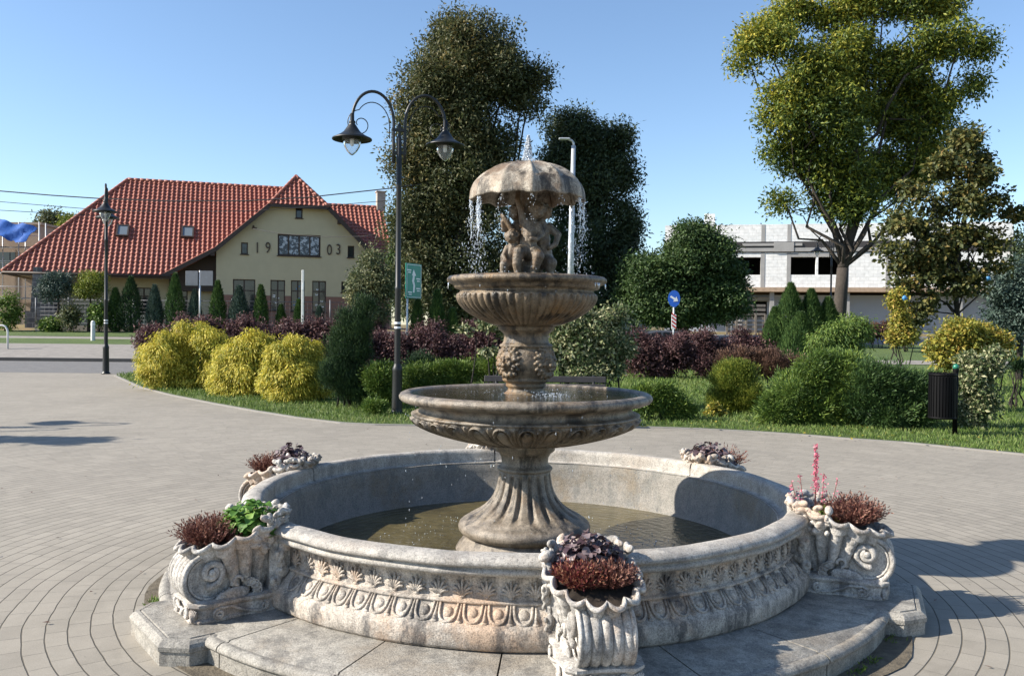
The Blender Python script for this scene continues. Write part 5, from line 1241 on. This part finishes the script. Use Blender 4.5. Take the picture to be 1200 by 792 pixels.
# ---- vehicles behind the shrubs
def vehicle(name, label, cat, loc, rot, prof, width, paint, win, wheels, win_x, tumble=.10):
    root = empty(name, loc, label, cat, rotz=rot); m = MB(); prof = np.array(prof); n = len(prof); zm = prof[:, 1].max()
    ys = [-.5, -.47, -.40, 0, .40, .47, .5]; V = []
    for y in ys:
        k = 1 - .03 * (abs(y) > .49); tum = 1.0
        for x, z_ in prof: V.append((x * k, y * width * (1 - tumble * max(0, (z_ - zm * .5)) / (zm * .5)), .25 + (z_ - .25) * (1 if abs(y) < .42 else (.985 if abs(y) < .48 else .96))))
    m.add(V, list(map(list, gridf(len(ys), n, False, True))) + [list(range(n)), list(range(len(ys) * n - 1, (len(ys) - 1) * n - 1, -1))], 0, False); bdy = m.build('body', M[paint], root)
    for s in (-1, 1):
        for poly in win:
            m = MB(); z0 = np.mean([p[1] for p in poly]); off = width * .5 * (1 - tumble * max(0, z0 - zm * .5) / (zm * .5)) + .004; 
            P = [(x, z_) for x, z_ in poly]; prism(m, P, (0, s * off, 0), (1, 0, 0), (0, 0, 1), (0, s, 0), .012); m.build('side_window', M['pane'], root)
    for (xa, za, xb, zb2) in win_x:
        m = MB(); D = np.array([xb - xa, 0, zb2 - za]); L = np.linalg.norm(D); Mx = np.stack([D / L, [0, 1, 0], np.cross(D / L, [0, 1, 0])], 1); box(m, ((xa + xb) / 2, 0, (za + zb2) / 2), (L, width * .78, .03), Mx); m.build('windscreen', M['pane'], root)
    for x in wheels:
        for s in (-1, 1):
            m = MB(); Mx = Matrix.Rotation(pi / 2, 4, 'X'); tm = MB(); lathe(tm, [(.18, -.10), (.31, -.10), (.33, -.07), (.33, .07), (.31, .10), (.18, .10)], 28); m.merge(tm, Matrix.Translation((x, s * (width / 2 - .09), .33)) @ Mx); wh = m.build('wheel', M['rubber'], root)
            m = MB(); tm = MB(); lathe(tm, [(0, -.09), (.19, -.09), (.19, .09), (0, .09)], 20); m.merge(tm, Matrix.Translation((x, s * (width / 2 - .085), .33)) @ Mx); m.build('rim', M['galv'], wh)
    for s in (-1, 1):
        xf = prof[:, 0].min(); m = MB(); ell(m, (xf + .06, s * width * .38, .72), (.06, .13, .08)); m.build('headlight', M['signwhite'], root)
        xf = prof[:, 0].max(); m = MB(); ell(m, (xf - .05, s * width * .41, .85), (.05, .09, .13)); m.build('tail_light', M['red'], root)
    return root
vehicle('van', 'white van parked behind the cream leaved bush', 'van', gnd(701, 46), R(12), [(-2.5, .3), (-2.55, .75), (-2.35, 1.05), (-1.75, 1.25), (-1.15, 1.95), (-.9, 2.08), (2.3, 2.10), (2.45, 1.9), (2.5, .9), (2.5, .3)], 1.95, 'vanwhite',
        [[(-1.5, 1.32), (-1.05, 1.85), (-.55, 1.88), (-.55, 1.30)]], (-1.65, 1.6), [(-1.80, 1.24, -1.18, 1.92)])
vehicle('parked_car', 'dark grey car mostly hidden behind the purple hedge', 'car', gnd(763, 33), R(4), [(-2.1, .3), (-2.15, .65), (-1.95, .82), (-1.1, .95), (-.45, 1.38), (.1, 1.47), (.9, 1.45), (1.6, 1.15), (2.05, 1.0), (2.1, .6), (2.05, .3)], 1.78, 'cargrey',
        [[(-.85, .98), (-.35, 1.33), (.20, 1.40), (.20, .98)], [(.28, .98), (.28, 1.40), (.85, 1.38), (1.3, 1.02)]], (-1.35, 1.35), [(-1.08, .99, -.48, 1.38), (1.0, 1.44, 1.6, 1.17)], .22)

# house front fence
HF = empty('wire_fence', gnd(230, 48.4), 'green wire fence with thin posts before the long house', 'fence'); q0 = np.array(HF.location)
m = MB(); l, r_ = gnd(42, 48.4) - q0, gnd(425, 48.4) - q0; box2(m, (l[0], -.12, -.25), (r_[0], .12, .28)); m.build('kerb_wall', M['kerb'], HF)
m = MB()
for k in range(7): z_ = .4 + k * .22; tube(m, [(l[0], 0, z_), (r_[0], 0, z_)], .010 if k < 6 else .018, 4)
for x in np.arange(l[0], r_[0], .25): tube(m, [(x, 0, .3), (x, 0, 1.7)], .006, 3, cap=False)
m.build('mesh_panel', M['thujametal'] if 'thujametal' in M else M['signback'], HF)
for x in np.linspace(l[0], r_[0], 11): m = MB(); tube(m, [(x, -.01, .2), (x, -.01, 1.85)], .035, 6); m.build('post', M['signback'], HF)
# balloons caught in the maple
for k, (px_, py_, Y_) in enumerate(((1060, 349, 21), (1158, 326, 22))):
    m = MB(); c_ = at(px_, py_, Y_); ell(m, (0, 0, 0), (.055, .045, .06), Matrix.Rotation(.5, 3, 'Y'), 14, 10); ell(m, (-.01, 0, -.062), (.012, .012, .012)); ell(m, (.04, 0, -.02), (.03, .03, .035))
    tag(m.build('balloon', M['balloon'], loc=c_), ('blue foil balloon caught among the leaves at the left of the maple', 'small blue balloon caught in the right side of the maple')[k], 'balloon')

# ================================================================== PLANTS IN THE PLANTERS
def planter_at(a, x, y, z):                           # planter local -> world
    r = 1.615 + x * .96; return np.array([CX + FS * (r * cos(a) - y * .89 * sin(a)), CY + FS * (r * sin(a) + y * .89 * cos(a)), FZ + FS * (.198 + z * .955)])
def heather(a, x, y, rad, h, label, mat='heather', n=420, z=.34, group='heather plants in the stone planters'):
    m = MB(); k = n; th = rng.random(k) * 2 * pi; q = rng.random(k) ** .5; lean = q * .95 + rng.normal(size=k) * .12
    D = np.stack([np.cos(th) * np.sin(lean), np.sin(th) * np.sin(lean), np.cos(lean)], 1)
    B = np.stack([np.cos(th) * q * rad * .55, np.sin(th) * q * rad * .55, np.zeros(k)], 1)
    L = h * (.65 + .5 * rng.random(k)); T = B + D * L[:, None]
    for s in range(9):                                # small leaves up every stem
        f = (.28 + .72 * (s + rng.random(k)) / 9)[:, None]; P = B + D * L[:, None] * f; leafquads(m, P, nrm(D + rand_dirs(k) * .7), rand_dirs(k), .020, .0065)
    st_ = MB(); leafquads(st_, B, D, rand_dirs(k), L, .003)
    o = empty('heather_plant', planter_at(a, x, y, z), label, 'heather', group)
    m.build('foliage', LM[mat], o); st_.build('stem', M['stick'], o); return o
def roundleaf(m, P, N, r, nn=9, ruffle=.22):
    """crumpled round leaves, one fan each"""
    for p, nv, rr in zip(P, N, r):
        nv = nv / np.linalg.norm(nv); a = np.cross(nv, [0, 0, 1.0] if abs(nv[2]) < .9 else [1.0, 0, 0]); a /= np.linalg.norm(a); b_ = np.cross(nv, a); ph = rng.random() * 6
        t_ = np.arange(nn) * 2 * pi / nn + ph; k = 1 + ruffle * np.sin(t_ * 3 + ph) * .6 + ruffle * rng.normal(size=nn) * .3
        ring = p + rr * k[:, None] * (np.cos(t_)[:, None] * a + np.sin(t_)[:, None] * b_) + nv * (rr * .28 * np.sin(t_ * 2 + ph) + rr * .12)[:, None]
        m.add(np.concatenate([[p], ring]), [[0, 1 + i, 1 + (i + 1) % nn] for i in range(nn)], 0, True)
def leafy(a, x, y, rad, h, label, mat, name, cat, n=110, lr=.026, z=.33, group=None, stems=None):
    o = empty(name, planter_at(a, x, y, z), label, cat, group); m = MB(); d = rand_dirs(n); d[:, 2] = np.abs(d[:, 2]); q = (.55 + .5 * rng.random(n))[:, None]
    P = d * np.array([rad, rad, h]) * q; N = nrm(d * .8 + np.array([0, 0, .7]) + rand_dirs(n) * .55); roundleaf(m, P, N, lr * (.6 + .7 * rng.random(n))); m.build('foliage', LM[mat], o)
    s = MB()
    for i in range(0, n, 3): tube(s, [P[i] * [.2, .2, 0], P[i] * [.7, .7, .6], P[i]], .0016, 3, cap=False)
    s.build('stem', M['stick'], o); return o
F_, L_, Rt, BR, BL_ = PA[0], PA[5], PA[1], PA[2], PA[4]
heather(L_, .31, -.02, .125, .14, 'brown red heather at the outer end of the left planter', n=620, z=.345)
leafy(L_, .12, .01, .17, .17, 'fresh green round leaved plant filling the left planter', 'geranium', 'leafy_plant', 'plant', n=340, lr=.023, z=.38)
heather(F_, .24, -.06, .085, .11, 'crimson heather at the left of the front planter', 'heatherred', n=520, z=.36)
heather(F_, .24, .06, .085, .11, 'orange brown heather at the right of the front planter', n=460, z=.36)
leafy(F_, .10, .01, .15, .17, 'dark purple ruffled leaves behind the heather in the front planter', 'heuchera', 'heuchera_plant', 'plant', n=430, lr=.0185, z=.40, group='purple leaved plants in the stone planters')
heather(BL_, .30, .0, .10, .15, 'rusty heather in the far left planter', n=420, z=.36)
leafy(BL_, .12, .0, .14, .17, 'dark purple leaves in the far left planter', 'heuchera', 'heuchera_plant', 'plant', n=300, lr=.02, z=.42, group='purple leaved plants in the stone planters')
leafy(BR, .16, .0, .19, .17, 'wide dark purple leaved plant in the far right planter', 'heuchera', 'heuchera_plant', 'plant', n=420, lr=.02, z=.40, group='purple leaved plants in the stone planters')
heather(BR, .35, .02, .12, .17, 'spiky red stems leaning out of the far right planter', 'heatherred', n=130, z=.36)
heather(Rt, .27, .0, .12, .16, 'brown pink heather in the right planter', n=640, z=.37)
leafy(Rt, .13, -.03, .08, .07, 'small bright green leaves at the foot of the pink flowers', 'brightg', 'leafy_plant', 'plant', n=90, lr=.018, z=.40)
o = empty('pink_flowers', planter_at(Rt, .08, -.02, .40), 'tall pink flower spikes rising from the right planter', 'flower'); s = MB(); m = MB()
for x, y, h, full in ((.0, 0, .42, 1), (.02, .035, .36, 1), (.03, -.05, .26, .3), (-.09, .0, .24, .12), (-.13, .02, .20, .1), (.12, -.02, .22, .1)):
    tube(s, [(x * .3, y * .3, 0), (x * .8, y, h * .5), (x, y, h)], .0022, 4); k = int(150 * full) + 14; f = .35 + .65 * rng.random(k)
    P = np.stack([x + (f < .5) * 0 + rng.normal(size=k) * .011 * (1.25 - f), y + rng.normal(size=k) * .011 * (1.25 - f), h * f], 1); leafquads(m, P, rand_dirs(k), rand_dirs(k), .013, .010)
s.build('stem', M['stick'], o); m.build('blossom', LM['pink'], o)

# ================================================================== TREES
tree('conifer_tree', 'tallest dark olive tree rising behind the fountain and the lamp post', 'tree', 43, 548,
     [(550, 52, 50, 38), (528, 95, 52, 48), (575, 90, 46, 44), (500, 135, 30, 36), (600, 95, 34, 22), (630, 92, 15, 9), (615, 120, 24, 14), (538, 160, 54, 46), (575, 175, 26, 34), (480, 160, 16, 18), (488, 205, 24, 40), (482, 265, 22, 40), (560, 225, 44, 46), (515, 235, 46, 44), (540, 300, 58, 54), (505, 335, 46, 50), (562, 350, 56, 48)],
     'spruce', 150000, 1.0, .20, .085, .40, 'barkdark', per=60, squash=.9, hollow=.5, fork=3, mode='broad', sub=13)
tree('conifer_tree', 'dark green broad conical tree right of the umbrella', 'tree', 46, 690,
     [(672, 158, 30, 24), (718, 166, 24, 22), (695, 190, 40, 34), (662, 195, 28, 28), (732, 205, 14, 22), (690, 235, 50, 40), (688, 290, 56, 48), (655, 310, 36, 46), (700, 350, 54, 40), (735, 270, 14, 40), (680, 370, 60, 20)],
     'darkgreen', 120000, 1.0, .20, .085, .38, 'barkdark', per=60, squash=.9, hollow=.5, fork=3, sub=13)
tree('leafy_tree', 'green tree behind the lamp post between the roof and the tall dark tree', 'tree', 50, 486, [(484, 262, 20, 24), (492, 300, 22, 34), (475, 305, 16, 30), (484, 345, 26, 34)], 'midgreen', 16000, .8, .26, .13, .18, per=40)
tree('sapling', 'pale grey green young tree before the right end of the gable', 'tree', 24, 438, [(432, 302, 13, 16), (428, 328, 20, 22), (448, 335, 16, 26), (438, 362, 22, 22), (415, 345, 9, 14)], 'greyleaf', 9000, .28, .085, .04, .04, per=26, hollow=.5)
tree('round_tree', 'broad dark green tree before the left end of the unfinished building', 'tree', 42, 800,
     [(815, 288, 30, 26), (772, 318, 34, 28), (838, 305, 32, 32), (800, 330, 52, 40), (755, 350, 26, 30), (848, 345, 26, 34), (795, 368, 60, 20), (818, 268, 14, 10)], 'midgreen', 80000, .8, .17, .09, .26, per=50, hollow=.55, fork=1.5)
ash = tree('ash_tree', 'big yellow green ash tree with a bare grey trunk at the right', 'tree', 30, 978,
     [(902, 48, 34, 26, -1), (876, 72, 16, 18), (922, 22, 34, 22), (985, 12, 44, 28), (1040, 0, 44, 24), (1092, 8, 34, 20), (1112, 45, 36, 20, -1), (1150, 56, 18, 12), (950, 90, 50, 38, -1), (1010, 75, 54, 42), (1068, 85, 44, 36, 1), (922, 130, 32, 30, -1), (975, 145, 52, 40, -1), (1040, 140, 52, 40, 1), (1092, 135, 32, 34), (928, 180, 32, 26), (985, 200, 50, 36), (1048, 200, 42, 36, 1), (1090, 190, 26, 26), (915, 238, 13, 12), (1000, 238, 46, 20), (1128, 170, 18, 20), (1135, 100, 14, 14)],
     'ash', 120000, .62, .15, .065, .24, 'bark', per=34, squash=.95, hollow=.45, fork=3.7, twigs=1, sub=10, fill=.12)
tree('maple_tree', 'bronze green maple with open branches to the right of the ash', 'tree', 22.5, 1124,
     [(1128, 160, 16, 24), (1112, 195, 24, 22), (1146, 200, 20, 22), (1075, 222, 18, 20), (1160, 238, 22, 18), (1120, 240, 34, 28), (1188, 252, 14, 12), (1060, 262, 28, 24), (1100, 285, 34, 26), (1150, 285, 32, 26), (1048, 300, 24, 24), (1082, 325, 34, 24), (1128, 330, 30, 20), (1168, 315, 18, 14), (1078, 362, 26, 22)],
     'maple', 15500, .34, .12, .09, .085, 'barkdark', per=22, hollow=.45, fork=2.0, twigs=2, sub=7, fill=.12)
tree('dark_conifer', 'bluish green tree cut by the right edge of the photograph', 'tree', 27, 1196, [(1196, 325, 26, 22), (1180, 345, 20, 20), (1205, 355, 38, 34), (1185, 378, 26, 22)], 'bluish', 14000, .5, .13, .05, .10, 'barkdark', per=40)
tree('far_tree', 'thin yellow green tree far behind the left slope of the roof', 'tree', 90, 60, [(57, 256, 13, 11), (68, 264, 11, 10), (50, 268, 9, 9)], 'greyleaf', 2600, .9, .32, .16, .18, per=18, limbs=True)
tree('far_tree', 'pale thin treetop peeping over the roof slope near the scaffold', 'tree', 88, 86, [(86, 262, 10, 9), (78, 268, 9, 8)], 'yellowgreen', 1500, .9, .32, .16, .18, per=18)
for x, y, rx, ry, Y_, lab in ((1192, 300, 12, 30, 60, 'dark tree behind the right corner of the unfinished building'),): tree('far_tree', lab, 'tree', Y_, x, [(x, y, rx, ry), (x + 18, y + 10, 20, 36)], 'darkgreen', 5000, .9, .26, .12, .2, per=30)

# trees and shrubs in the long house's front garden
GG = 'shrubs in the front garden of the long house'
garden = [(67, 338, 20, 23, 'bluish', 'g', 'bluish round headed pine on a short stem, first shrub from the stone buttress'), (104, 338, 17, 20, 'yellowgreen', 'g', 'yellow green round headed tree beside the edge-on lamp post'),
          (153, 356, 15, 32, 'pine', 'c', 'broad dark conifer column right of the edge-on lamp post'), (135, 362, 10, 24, 'thuja', 'c', 'dark thuja directly beside the edge-on lamp post'),
          (181, 360, 10, 26, 'bluish', 'c', 'narrow grey blue conifer beside the broad dark one'), (205, 352, 12, 32, 'thuja', 'c', 'mid green conifer just left of the grey sign panels'),
          (228, 362, 8, 22, 'bluish', 'c', 'thin conifer under the grey sign panels'), (255, 356, 10, 27, 'thuja', 'c', 'dark pointed thuja at the left corner of the gable'),
          (280, 360, 13, 25, 'bluish', 'c', 'broad blue green conifer before the first gable window'), (305.5, 358, 9, 24, 'thuja', 'c', 'slim dark thuja between the gable windows'),
          (329, 371, 6, 13, 'thuja', 'c', 'tiny conifer below the second gable window'), (350, 369, 6, 17, 'thuja', 'c', 'small conifer beside the slim white post'), (374, 373, 5, 13, 'bluish', 'c', 'smallest bluish conifer below the fourth gable window'),
          (8, 368, 14, 26, 'brightg', 'g0', 'green bush at the far left edge before the beige house'), (60, 383, 12, 8, 'brightg', 'g0', 'low bright bush at the foot of the round headed pine'), (116, 370, 8, 14, 'brightg', 'g0', 'loose bright green bush behind the edge-on lamp post'), (83, 372, 6, 18, 'greyleaf', 'g0', 'thin grey brown shrub between the two round headed trees')]
def cone_shrub(name, label, cat, px, ytop, ybot, rx, Y, mat, n, L, W, group=None):
    b_ = gnd(px, Y); o = empty(name, b_, label, cat, group); h = max(.5, at(px, ytop, Y)[2] - b_[2]); R_ = rx * Y / F0
    k = n; f = rng.random(k) ** .8; th = rng.random(k) * 2 * pi; prof = np.sin(np.clip(f, .0, 1) ** .75 * pi * .94 + .18) ** .8 * (1 - .35 * f)
    q = (.62 + .42 * rng.random(k) ** .5) * (1 + .10 * np.sin(th * 5 + f * 14)); P = np.stack([np.cos(th) * R_ * prof * q, np.sin(th) * R_ * prof * q, f * h * .97], 1)
    out = np.stack([np.cos(th), np.sin(th), np.zeros(k)], 1); A = nrm(out * .5 + np.array([0, 0, .9]) + rand_dirs(k) * .35); m = MB(); leafquads(m, P, A, nrm(out + rand_dirs(k) * .5), L * (.6 + .8 * rng.random(k)), W); m.build('foliage', LM[mat], o)
    t_ = MB(); limb(t_, (0, 0, -.1), (0, 0, h * .8), .07, .02, 6, .01); t_.build('trunk', M['barkdark'], o); return o
for (x, y, rx, ry, mt, kd, lab) in garden:
    if kd == 'c': cone_shrub('garden_conifer', lab, 'conifer', x, y - ry, y + ry, rx, 47, mt, 3600, .16, .055, GG)
    elif kd == 'g': tree('garden_tree', lab, 'tree', 47, x, [(x, y, rx, ry), (x + 4, y - ry * .3, rx * .7, ry * .6)], mt, 5200, .45, .15, .05, .09, per=26, mode='broad', group=GG, fork=1.0, hollow=.6)
    else: shrub('garden_bush', lab, 46.5, [(x, y, rx, ry)], mt, 1600, .4, .14, .07, group=GG)

# ================================================================== SHRUBS OF THE PARK
G1 = 'golden thread cypresses in the bed'
GL = (('golden drooping shrub at the left end of the bed', 20.3, [(188, 414, 20, 20), (205, 402, 18, 18), (226, 396, 16, 14), (243, 398, 16, 18), (198, 436, 30, 24), (236, 428, 26, 28), (180, 436, 14, 18), (222, 448, 28, 16), (172, 424, 10, 16), (250, 438, 12, 22), (214, 384, 8, 6), (238, 386, 7, 7), (190, 396, 8, 8)]),
      ('golden drooping shrub in the middle of the three', 18.8, [(290, 408, 20, 14), (272, 424, 18, 20), (302, 418, 16, 18), (285, 440, 28, 22), (262, 446, 14, 18), (306, 452, 16, 18), (280, 458, 26, 12), (320, 436, 12, 26), (264, 412, 9, 9), (296, 394, 10, 7), (312, 402, 9, 8)]),
      ('golden drooping shrub at the right, touching the dark upright pine', 17.5, [(334, 412, 16, 14), (352, 416, 18, 18), (366, 430, 14, 20), (342, 440, 26, 24), (322, 448, 14, 20), (362, 456, 18, 20), (340, 464, 22, 12), (346, 400, 9, 7), (366, 410, 8, 9), (326, 426, 10, 14), (375, 446, 9, 18)]))
for lab, Y_, lb_ in GL: shrub('golden_shrub', lab, Y_, [(a_, b__, c_ * 1.28, d_ * 1.1, .25 * (k_ % 3 - 1)) for k_, (a_, b__, c_, d_) in enumerate(lb_)], 'gold', 52000, .17, .065, .015, 'droop', group=G1, per=46, hollow=.5, sub=6)
def hedge(name, label, xs, y0, y1, Y, mat, n, L=.07, W=.028, cs=.22, mode='broad', group=None, dy=0):
    lobes = []
    for i, x in enumerate(xs): lobes.append((x, (y0 + y1) / 2 + 3 * sin(i * 1.9), (xs[1] - xs[0]) * .75, (y1 - y0) / 2 + 2 * sin(i * 2.7), dy * (i % 2)))
    return shrub(name, label, Y, lobes, mat, n, cs, L, W, mode, cat='hedge', group=group, per=40, hollow=.7, stems=10)
GP = 'purple barberry hedges'
hedge('barberry_hedge', 'long purple hedge behind the golden shrubs', list(range(176, 450, 20)), 372, 425, 24, 'purple', 60000, .075, .032, .25, group=GP)
hedge('barberry_hedge', 'purple hedge between the dark pine and the fountain column', list(range(425, 600, 26)), 378, 446, 20.5, 'purple', 36000, .06, .026, .22, group=GP)
hedge('barberry_hedge', 'purple hedge to the right of the cream leaved bush, under the blue arrow sign', list(range(745, 905, 26)), 390, 442, 26, 'purple', 52000, .075, .032, .25, group=GP)
shrub('brown_shrub', 'low brownish purple shrub behind the round yellow green bush', 22, [(870, 425, 26, 20), (905, 428, 28, 20), (935, 432, 18, 16)], 'brownpurple', 20000, 0.18, 0.055, 0.02, 'up')
shrub('upright_pine', 'dark green upright pine bush right of the golden shrubs', 16.2, [(427, 357, 10, 16), (422, 378, 15, 22), (408, 382, 14, 20), (400, 405, 18, 26), (418, 410, 18, 28), (397, 438, 17, 32), (414, 448, 18, 34), (428, 462, 12, 22)], 'pine', 60000, 0.16, 0.055, 0.009, 'up', per=50, hollow=.68)
shrub('low_green_shrub', 'bright green shrub between the dark pine and the lamp post', 16.0, [(445, 445, 20, 22), (452, 468, 12, 14)], 'juniper', 16000, 0.15, 0.05, 0.014, 'spread')
shrub('low_green_shrub', 'smallest bright green tuft at the foot of the lamp post', 14.9, [(438, 477, 13, 9)], 'brightg', 5000, 0.1, 0.035, 0.014, 'spread')
shrub('low_green_shrub', 'flat green shrub right of the lamp post, half behind the lower bowl', 17, [(500, 440, 28, 16), (540, 438, 30, 15), (578, 432, 24, 16), (488, 462, 24, 20), (530, 465, 34, 20)], 'juniper', 34000, 0.18, 0.055, 0.014, 'spread')
shrub('grey_shrub', 'dull grey green shrub low beside the lamp post', 18, [(492, 428, 18, 18), (475, 440, 12, 16)], 'pine', 9000, 0.15, 0.05, 0.012, 'up')
for px_, yt, rx, lab in ((489, 352, 11, 'small dark thuja just right of the lamp post'), (512, 340, 14, 'taller dark thuja beside the small one'), (530, 362, 9, 'dark thuja nearest the fountain bowl')): cone_shrub('thuja', lab, 'conifer', px_, yt, 410, rx, 24, 'thuja', 7000, .12, .035, 'thujas behind the lamp post')
shrub('variegated_shrub', 'cream and green leaved bush just right of the fountain column', 16.5, [(690, 385, 34, 28), (672, 410, 32, 30), (715, 405, 28, 28), (690, 430, 46, 20), (655, 380, 12, 14), (722, 372, 12, 14)], 'varieg', 20000, 0.22, 0.07, 0.034, 'broad', per=24, hollow=.6)
o_ = shrub('variegated_shrub', 'cream leaved branch reaching out left of the fountain column', 16.3, [(548, 387, 16, 4), (572, 381, 16, 5), (592, 384, 14, 6), (575, 412, 10, 6), (598, 395, 16, 8), (600, 425, 18, 20)], 'varieg', 1900, .12, .075, .045, 'broad', per=16)
shrub('low_juniper', 'low spreading green shrub beside the right side of the lower bowl', 14.6, [(775, 462, 20, 14), (790, 474, 18, 14), (755, 468, 22, 18), (808, 484, 10, 7)], 'juniper', 26000, 0.14, 0.05, 0.012, 'spread')
shrub('round_shrub', 'round yellow green bush before the brownish shrub', 16, [(860, 445, 32, 28), (870, 465, 30, 22), (850, 470, 22, 16)], 'yellowgreen', 60000, .13, .045, .012, 'up', per=50, hollow=.72)
shrub('yellow_tuft', 'small yellow tuft at the foot of the round yellow green bush', 15.4, [(836, 480, 9, 9), (848, 486, 8, 5)], 'euonym', 900, .1, .06, .035)
shrub('spreading_juniper', 'large feathery green juniper mound on the right lawn', 14.2, [(908, 480, 26, 22), (928, 462, 30, 28), (955, 444, 30, 26), (972, 428, 20, 16), (990, 445, 28, 28), (985, 475, 38, 30), (945, 482, 46, 24), (1000, 428, 14, 12)], 'juniper', 80000, 0.17, 0.06, 0.011, 'spread', per=50, hollow=.7)
shrub('spreading_juniper', 'darker juniper mound directly behind the litter bin', 13.9, [(1030, 446, 28, 22), (1055, 452, 26, 22), (1078, 468, 20, 30), (1015, 470, 28, 28), (1045, 480, 42, 26), (1072, 488, 24, 18)], 'thuja', 62000, 0.17, 0.06, 0.011, 'spread', per=50, hollow=.7)
for px_, yt, yb, rx, lab in ((908, 360, 418, 21, 'low left thuja of the clump before the ash trunk'), (926, 331, 418, 28, 'tallest thuja of the clump before the ash trunk'), (950, 338, 418, 26, 'second tallest thuja of the clump, directly left of the ash trunk'), (970, 348, 418, 25, 'broad thuja of the clump in front of the ash trunk'), (938, 366, 418, 30, 'short front thuja of the clump before the ash trunk')):
    cone_shrub('thuja', lab, 'conifer', px_, yt, yb, rx, 26 - (yt > 365), 'thuja', 15000, .11, .028, 'thuja clump before the ash tree')
shrub('weeping_shrub', 'loose light green shrub with arching shoots under the ash tree', 19.5, [(985, 392, 22, 20), (965, 402, 22, 18), (1005, 385, 20, 16), (990, 408, 26, 14)], 'brightg', 14000, .22, .06, .018, 'droop', per=30, hollow=.4)
shrub('golden_bush', 'wide yellow and orange leaved bush behind the litter bin', 16.5, [(1130, 398, 34, 22), (1160, 405, 24, 24), (1108, 408, 22, 20), (1140, 420, 36, 20)], 'euonym', 24000, 0.2, 0.06, 0.034, per=30, hollow=.65)
shrub('variegated_shrub', 'tall cream leaved shrub directly right of the litter bin post', 13.9, [(1140, 440, 16, 28), (1150, 465, 17, 30), (1138, 488, 15, 20), (1160, 430, 12, 16), (1165, 418, 9, 10)], 'varieg', 12000, .15, .055, .028, 'broad', per=24)
shrub('climbing_plant', 'pale yellow leaved climber at the left foot of the maple', 21.5, [(1050, 350, 8, 12), (1056, 372, 9, 18), (1064, 390, 10, 14), (1052, 395, 12, 10)], 'euonym', 5200, .2, .06, .035)
shrub('dead_bush', 'tiny dark bush alone on the lawn at the right edge', 17.5, [(1192, 430, 7, 6)], 'pine', 900, .1, .06, .02, 'up')
hedge('low_hedge', 'low orange brown hedge at the foot of the unfinished building', list(range(1008, 1060, 12)), 381, 394, 42, 'brownpurple', 5000, .16, .06, .3)
shrub('round_shrub', 'small round green bush before the orange brown hedge', 40, [(1062, 392, 10, 8)], 'brightg', 1200, .3, .13, .07)

# unseen tree added outside the frame, flat crown shaped to shadow the left paving
tree('round_tree', 'small unseen tree added beyond the left side to cast a shadow on the paving', 'tree', 10.6, -610, [(-572, 165, 70, 10), (-502, 170, 60, 9)], 'midgreen', 3000, .22, .09, .05, .06, per=30)

# ================================================================== GRASS
def inside_lawn(x, y):
    ex = E_[:, 0]; ey = np.interp(x, ex, E_[:, 1]); return y > ey + .03
E_ = np.array(EDGE); n = 170000
yy = 10.5 + (33 - 10.5) * rng.random(n) ** 1.7; xx = (rng.random(n) * 2 - 1) * yy * .66
ok = inside_lawn(xx, yy) & (xx > -11.5); xx, yy = xx[ok], yy[ok]; k = len(xx)
P = np.stack([xx, yy, np.full(k, .012)], 1); A = nrm(np.array([0, 0, 1.0]) + rng.normal(size=(k, 3)) * [.45, .45, .1]); m = MB()
sc_ = (yy / 12) ** .8; leafquads(m, P, A, nrm(rng.normal(size=(k, 3)) * [1, 1, .1]), (.045 + .04 * rng.random(k)) * sc_, .012 * sc_)
tag(m.build('grass', LM['grass']), 'short mown lawn grass', 'grass', kind='stuff')
# fallen leaves on the lawn edge and a few weeds in the gap round the step
n = 700; yy = 10.6 + 9 * rng.random(n); xx = yy * (.05 + .6 * rng.random(n)); ok = inside_lawn(xx, yy + .35) & ~inside_lawn(xx, yy - 1.6); xx, yy = xx[ok], yy[ok]; k = len(xx); m = MB()
leafquads(m, np.stack([xx, yy, np.full(k, .05)], 1), rand_dirs(k) * [1, 1, .2], np.array([[0, 0, 1.0]] * k) + rand_dirs(k) * .3, .06, .04); tag(m.build('fallen_leaves', LM['euonym']), 'fallen yellow leaves scattered along the lawn edge', 'leaves', kind='stuff')
m = MB(); n = 900; cl = rng.random(26) * R(150) + R(195); a = rng.choice(cl, n) + rng.normal(size=n) * .016; r_ = 2.235 + rng.normal(size=n) * .018; P = np.stack([CX + r_ * np.cos(a), CY + r_ * np.sin(a), np.full(n, .005)], 1)
leafquads(m, P, nrm(np.array([0, 0, .7]) + rand_dirs(n) * .8), rand_dirs(n), .012 + .03 * rng.random(n) ** 2, .008); tag(m.build('weeds', LM['brightg']), 'small weeds and moss in the dirt gap round the fountain step', 'weeds', kind='stuff')
n = 150; a = rng.random(n) * 2 * pi; r_ = 2.4 + 8 * rng.random(n) ** 1.4; m = MB(); P = np.stack([CX + r_ * np.cos(a), CY + r_ * np.sin(a), np.full(n, .012)], 1); P = P[~inside_lawn(P[:, 0], P[:, 1] + .2)]; n = len(P)
leafquads(m, P, rand_dirs(n) * [1, 1, .15], np.array([[0, 0, 1.0]] * n) + rand_dirs(n) * .25, .02 + .03 * rng.random(n), .018); tag(m.build('fallen_leaves', LM['brownpurple']), 'small dry brown leaf bits lying on the paving', 'leaves', kind='stuff')
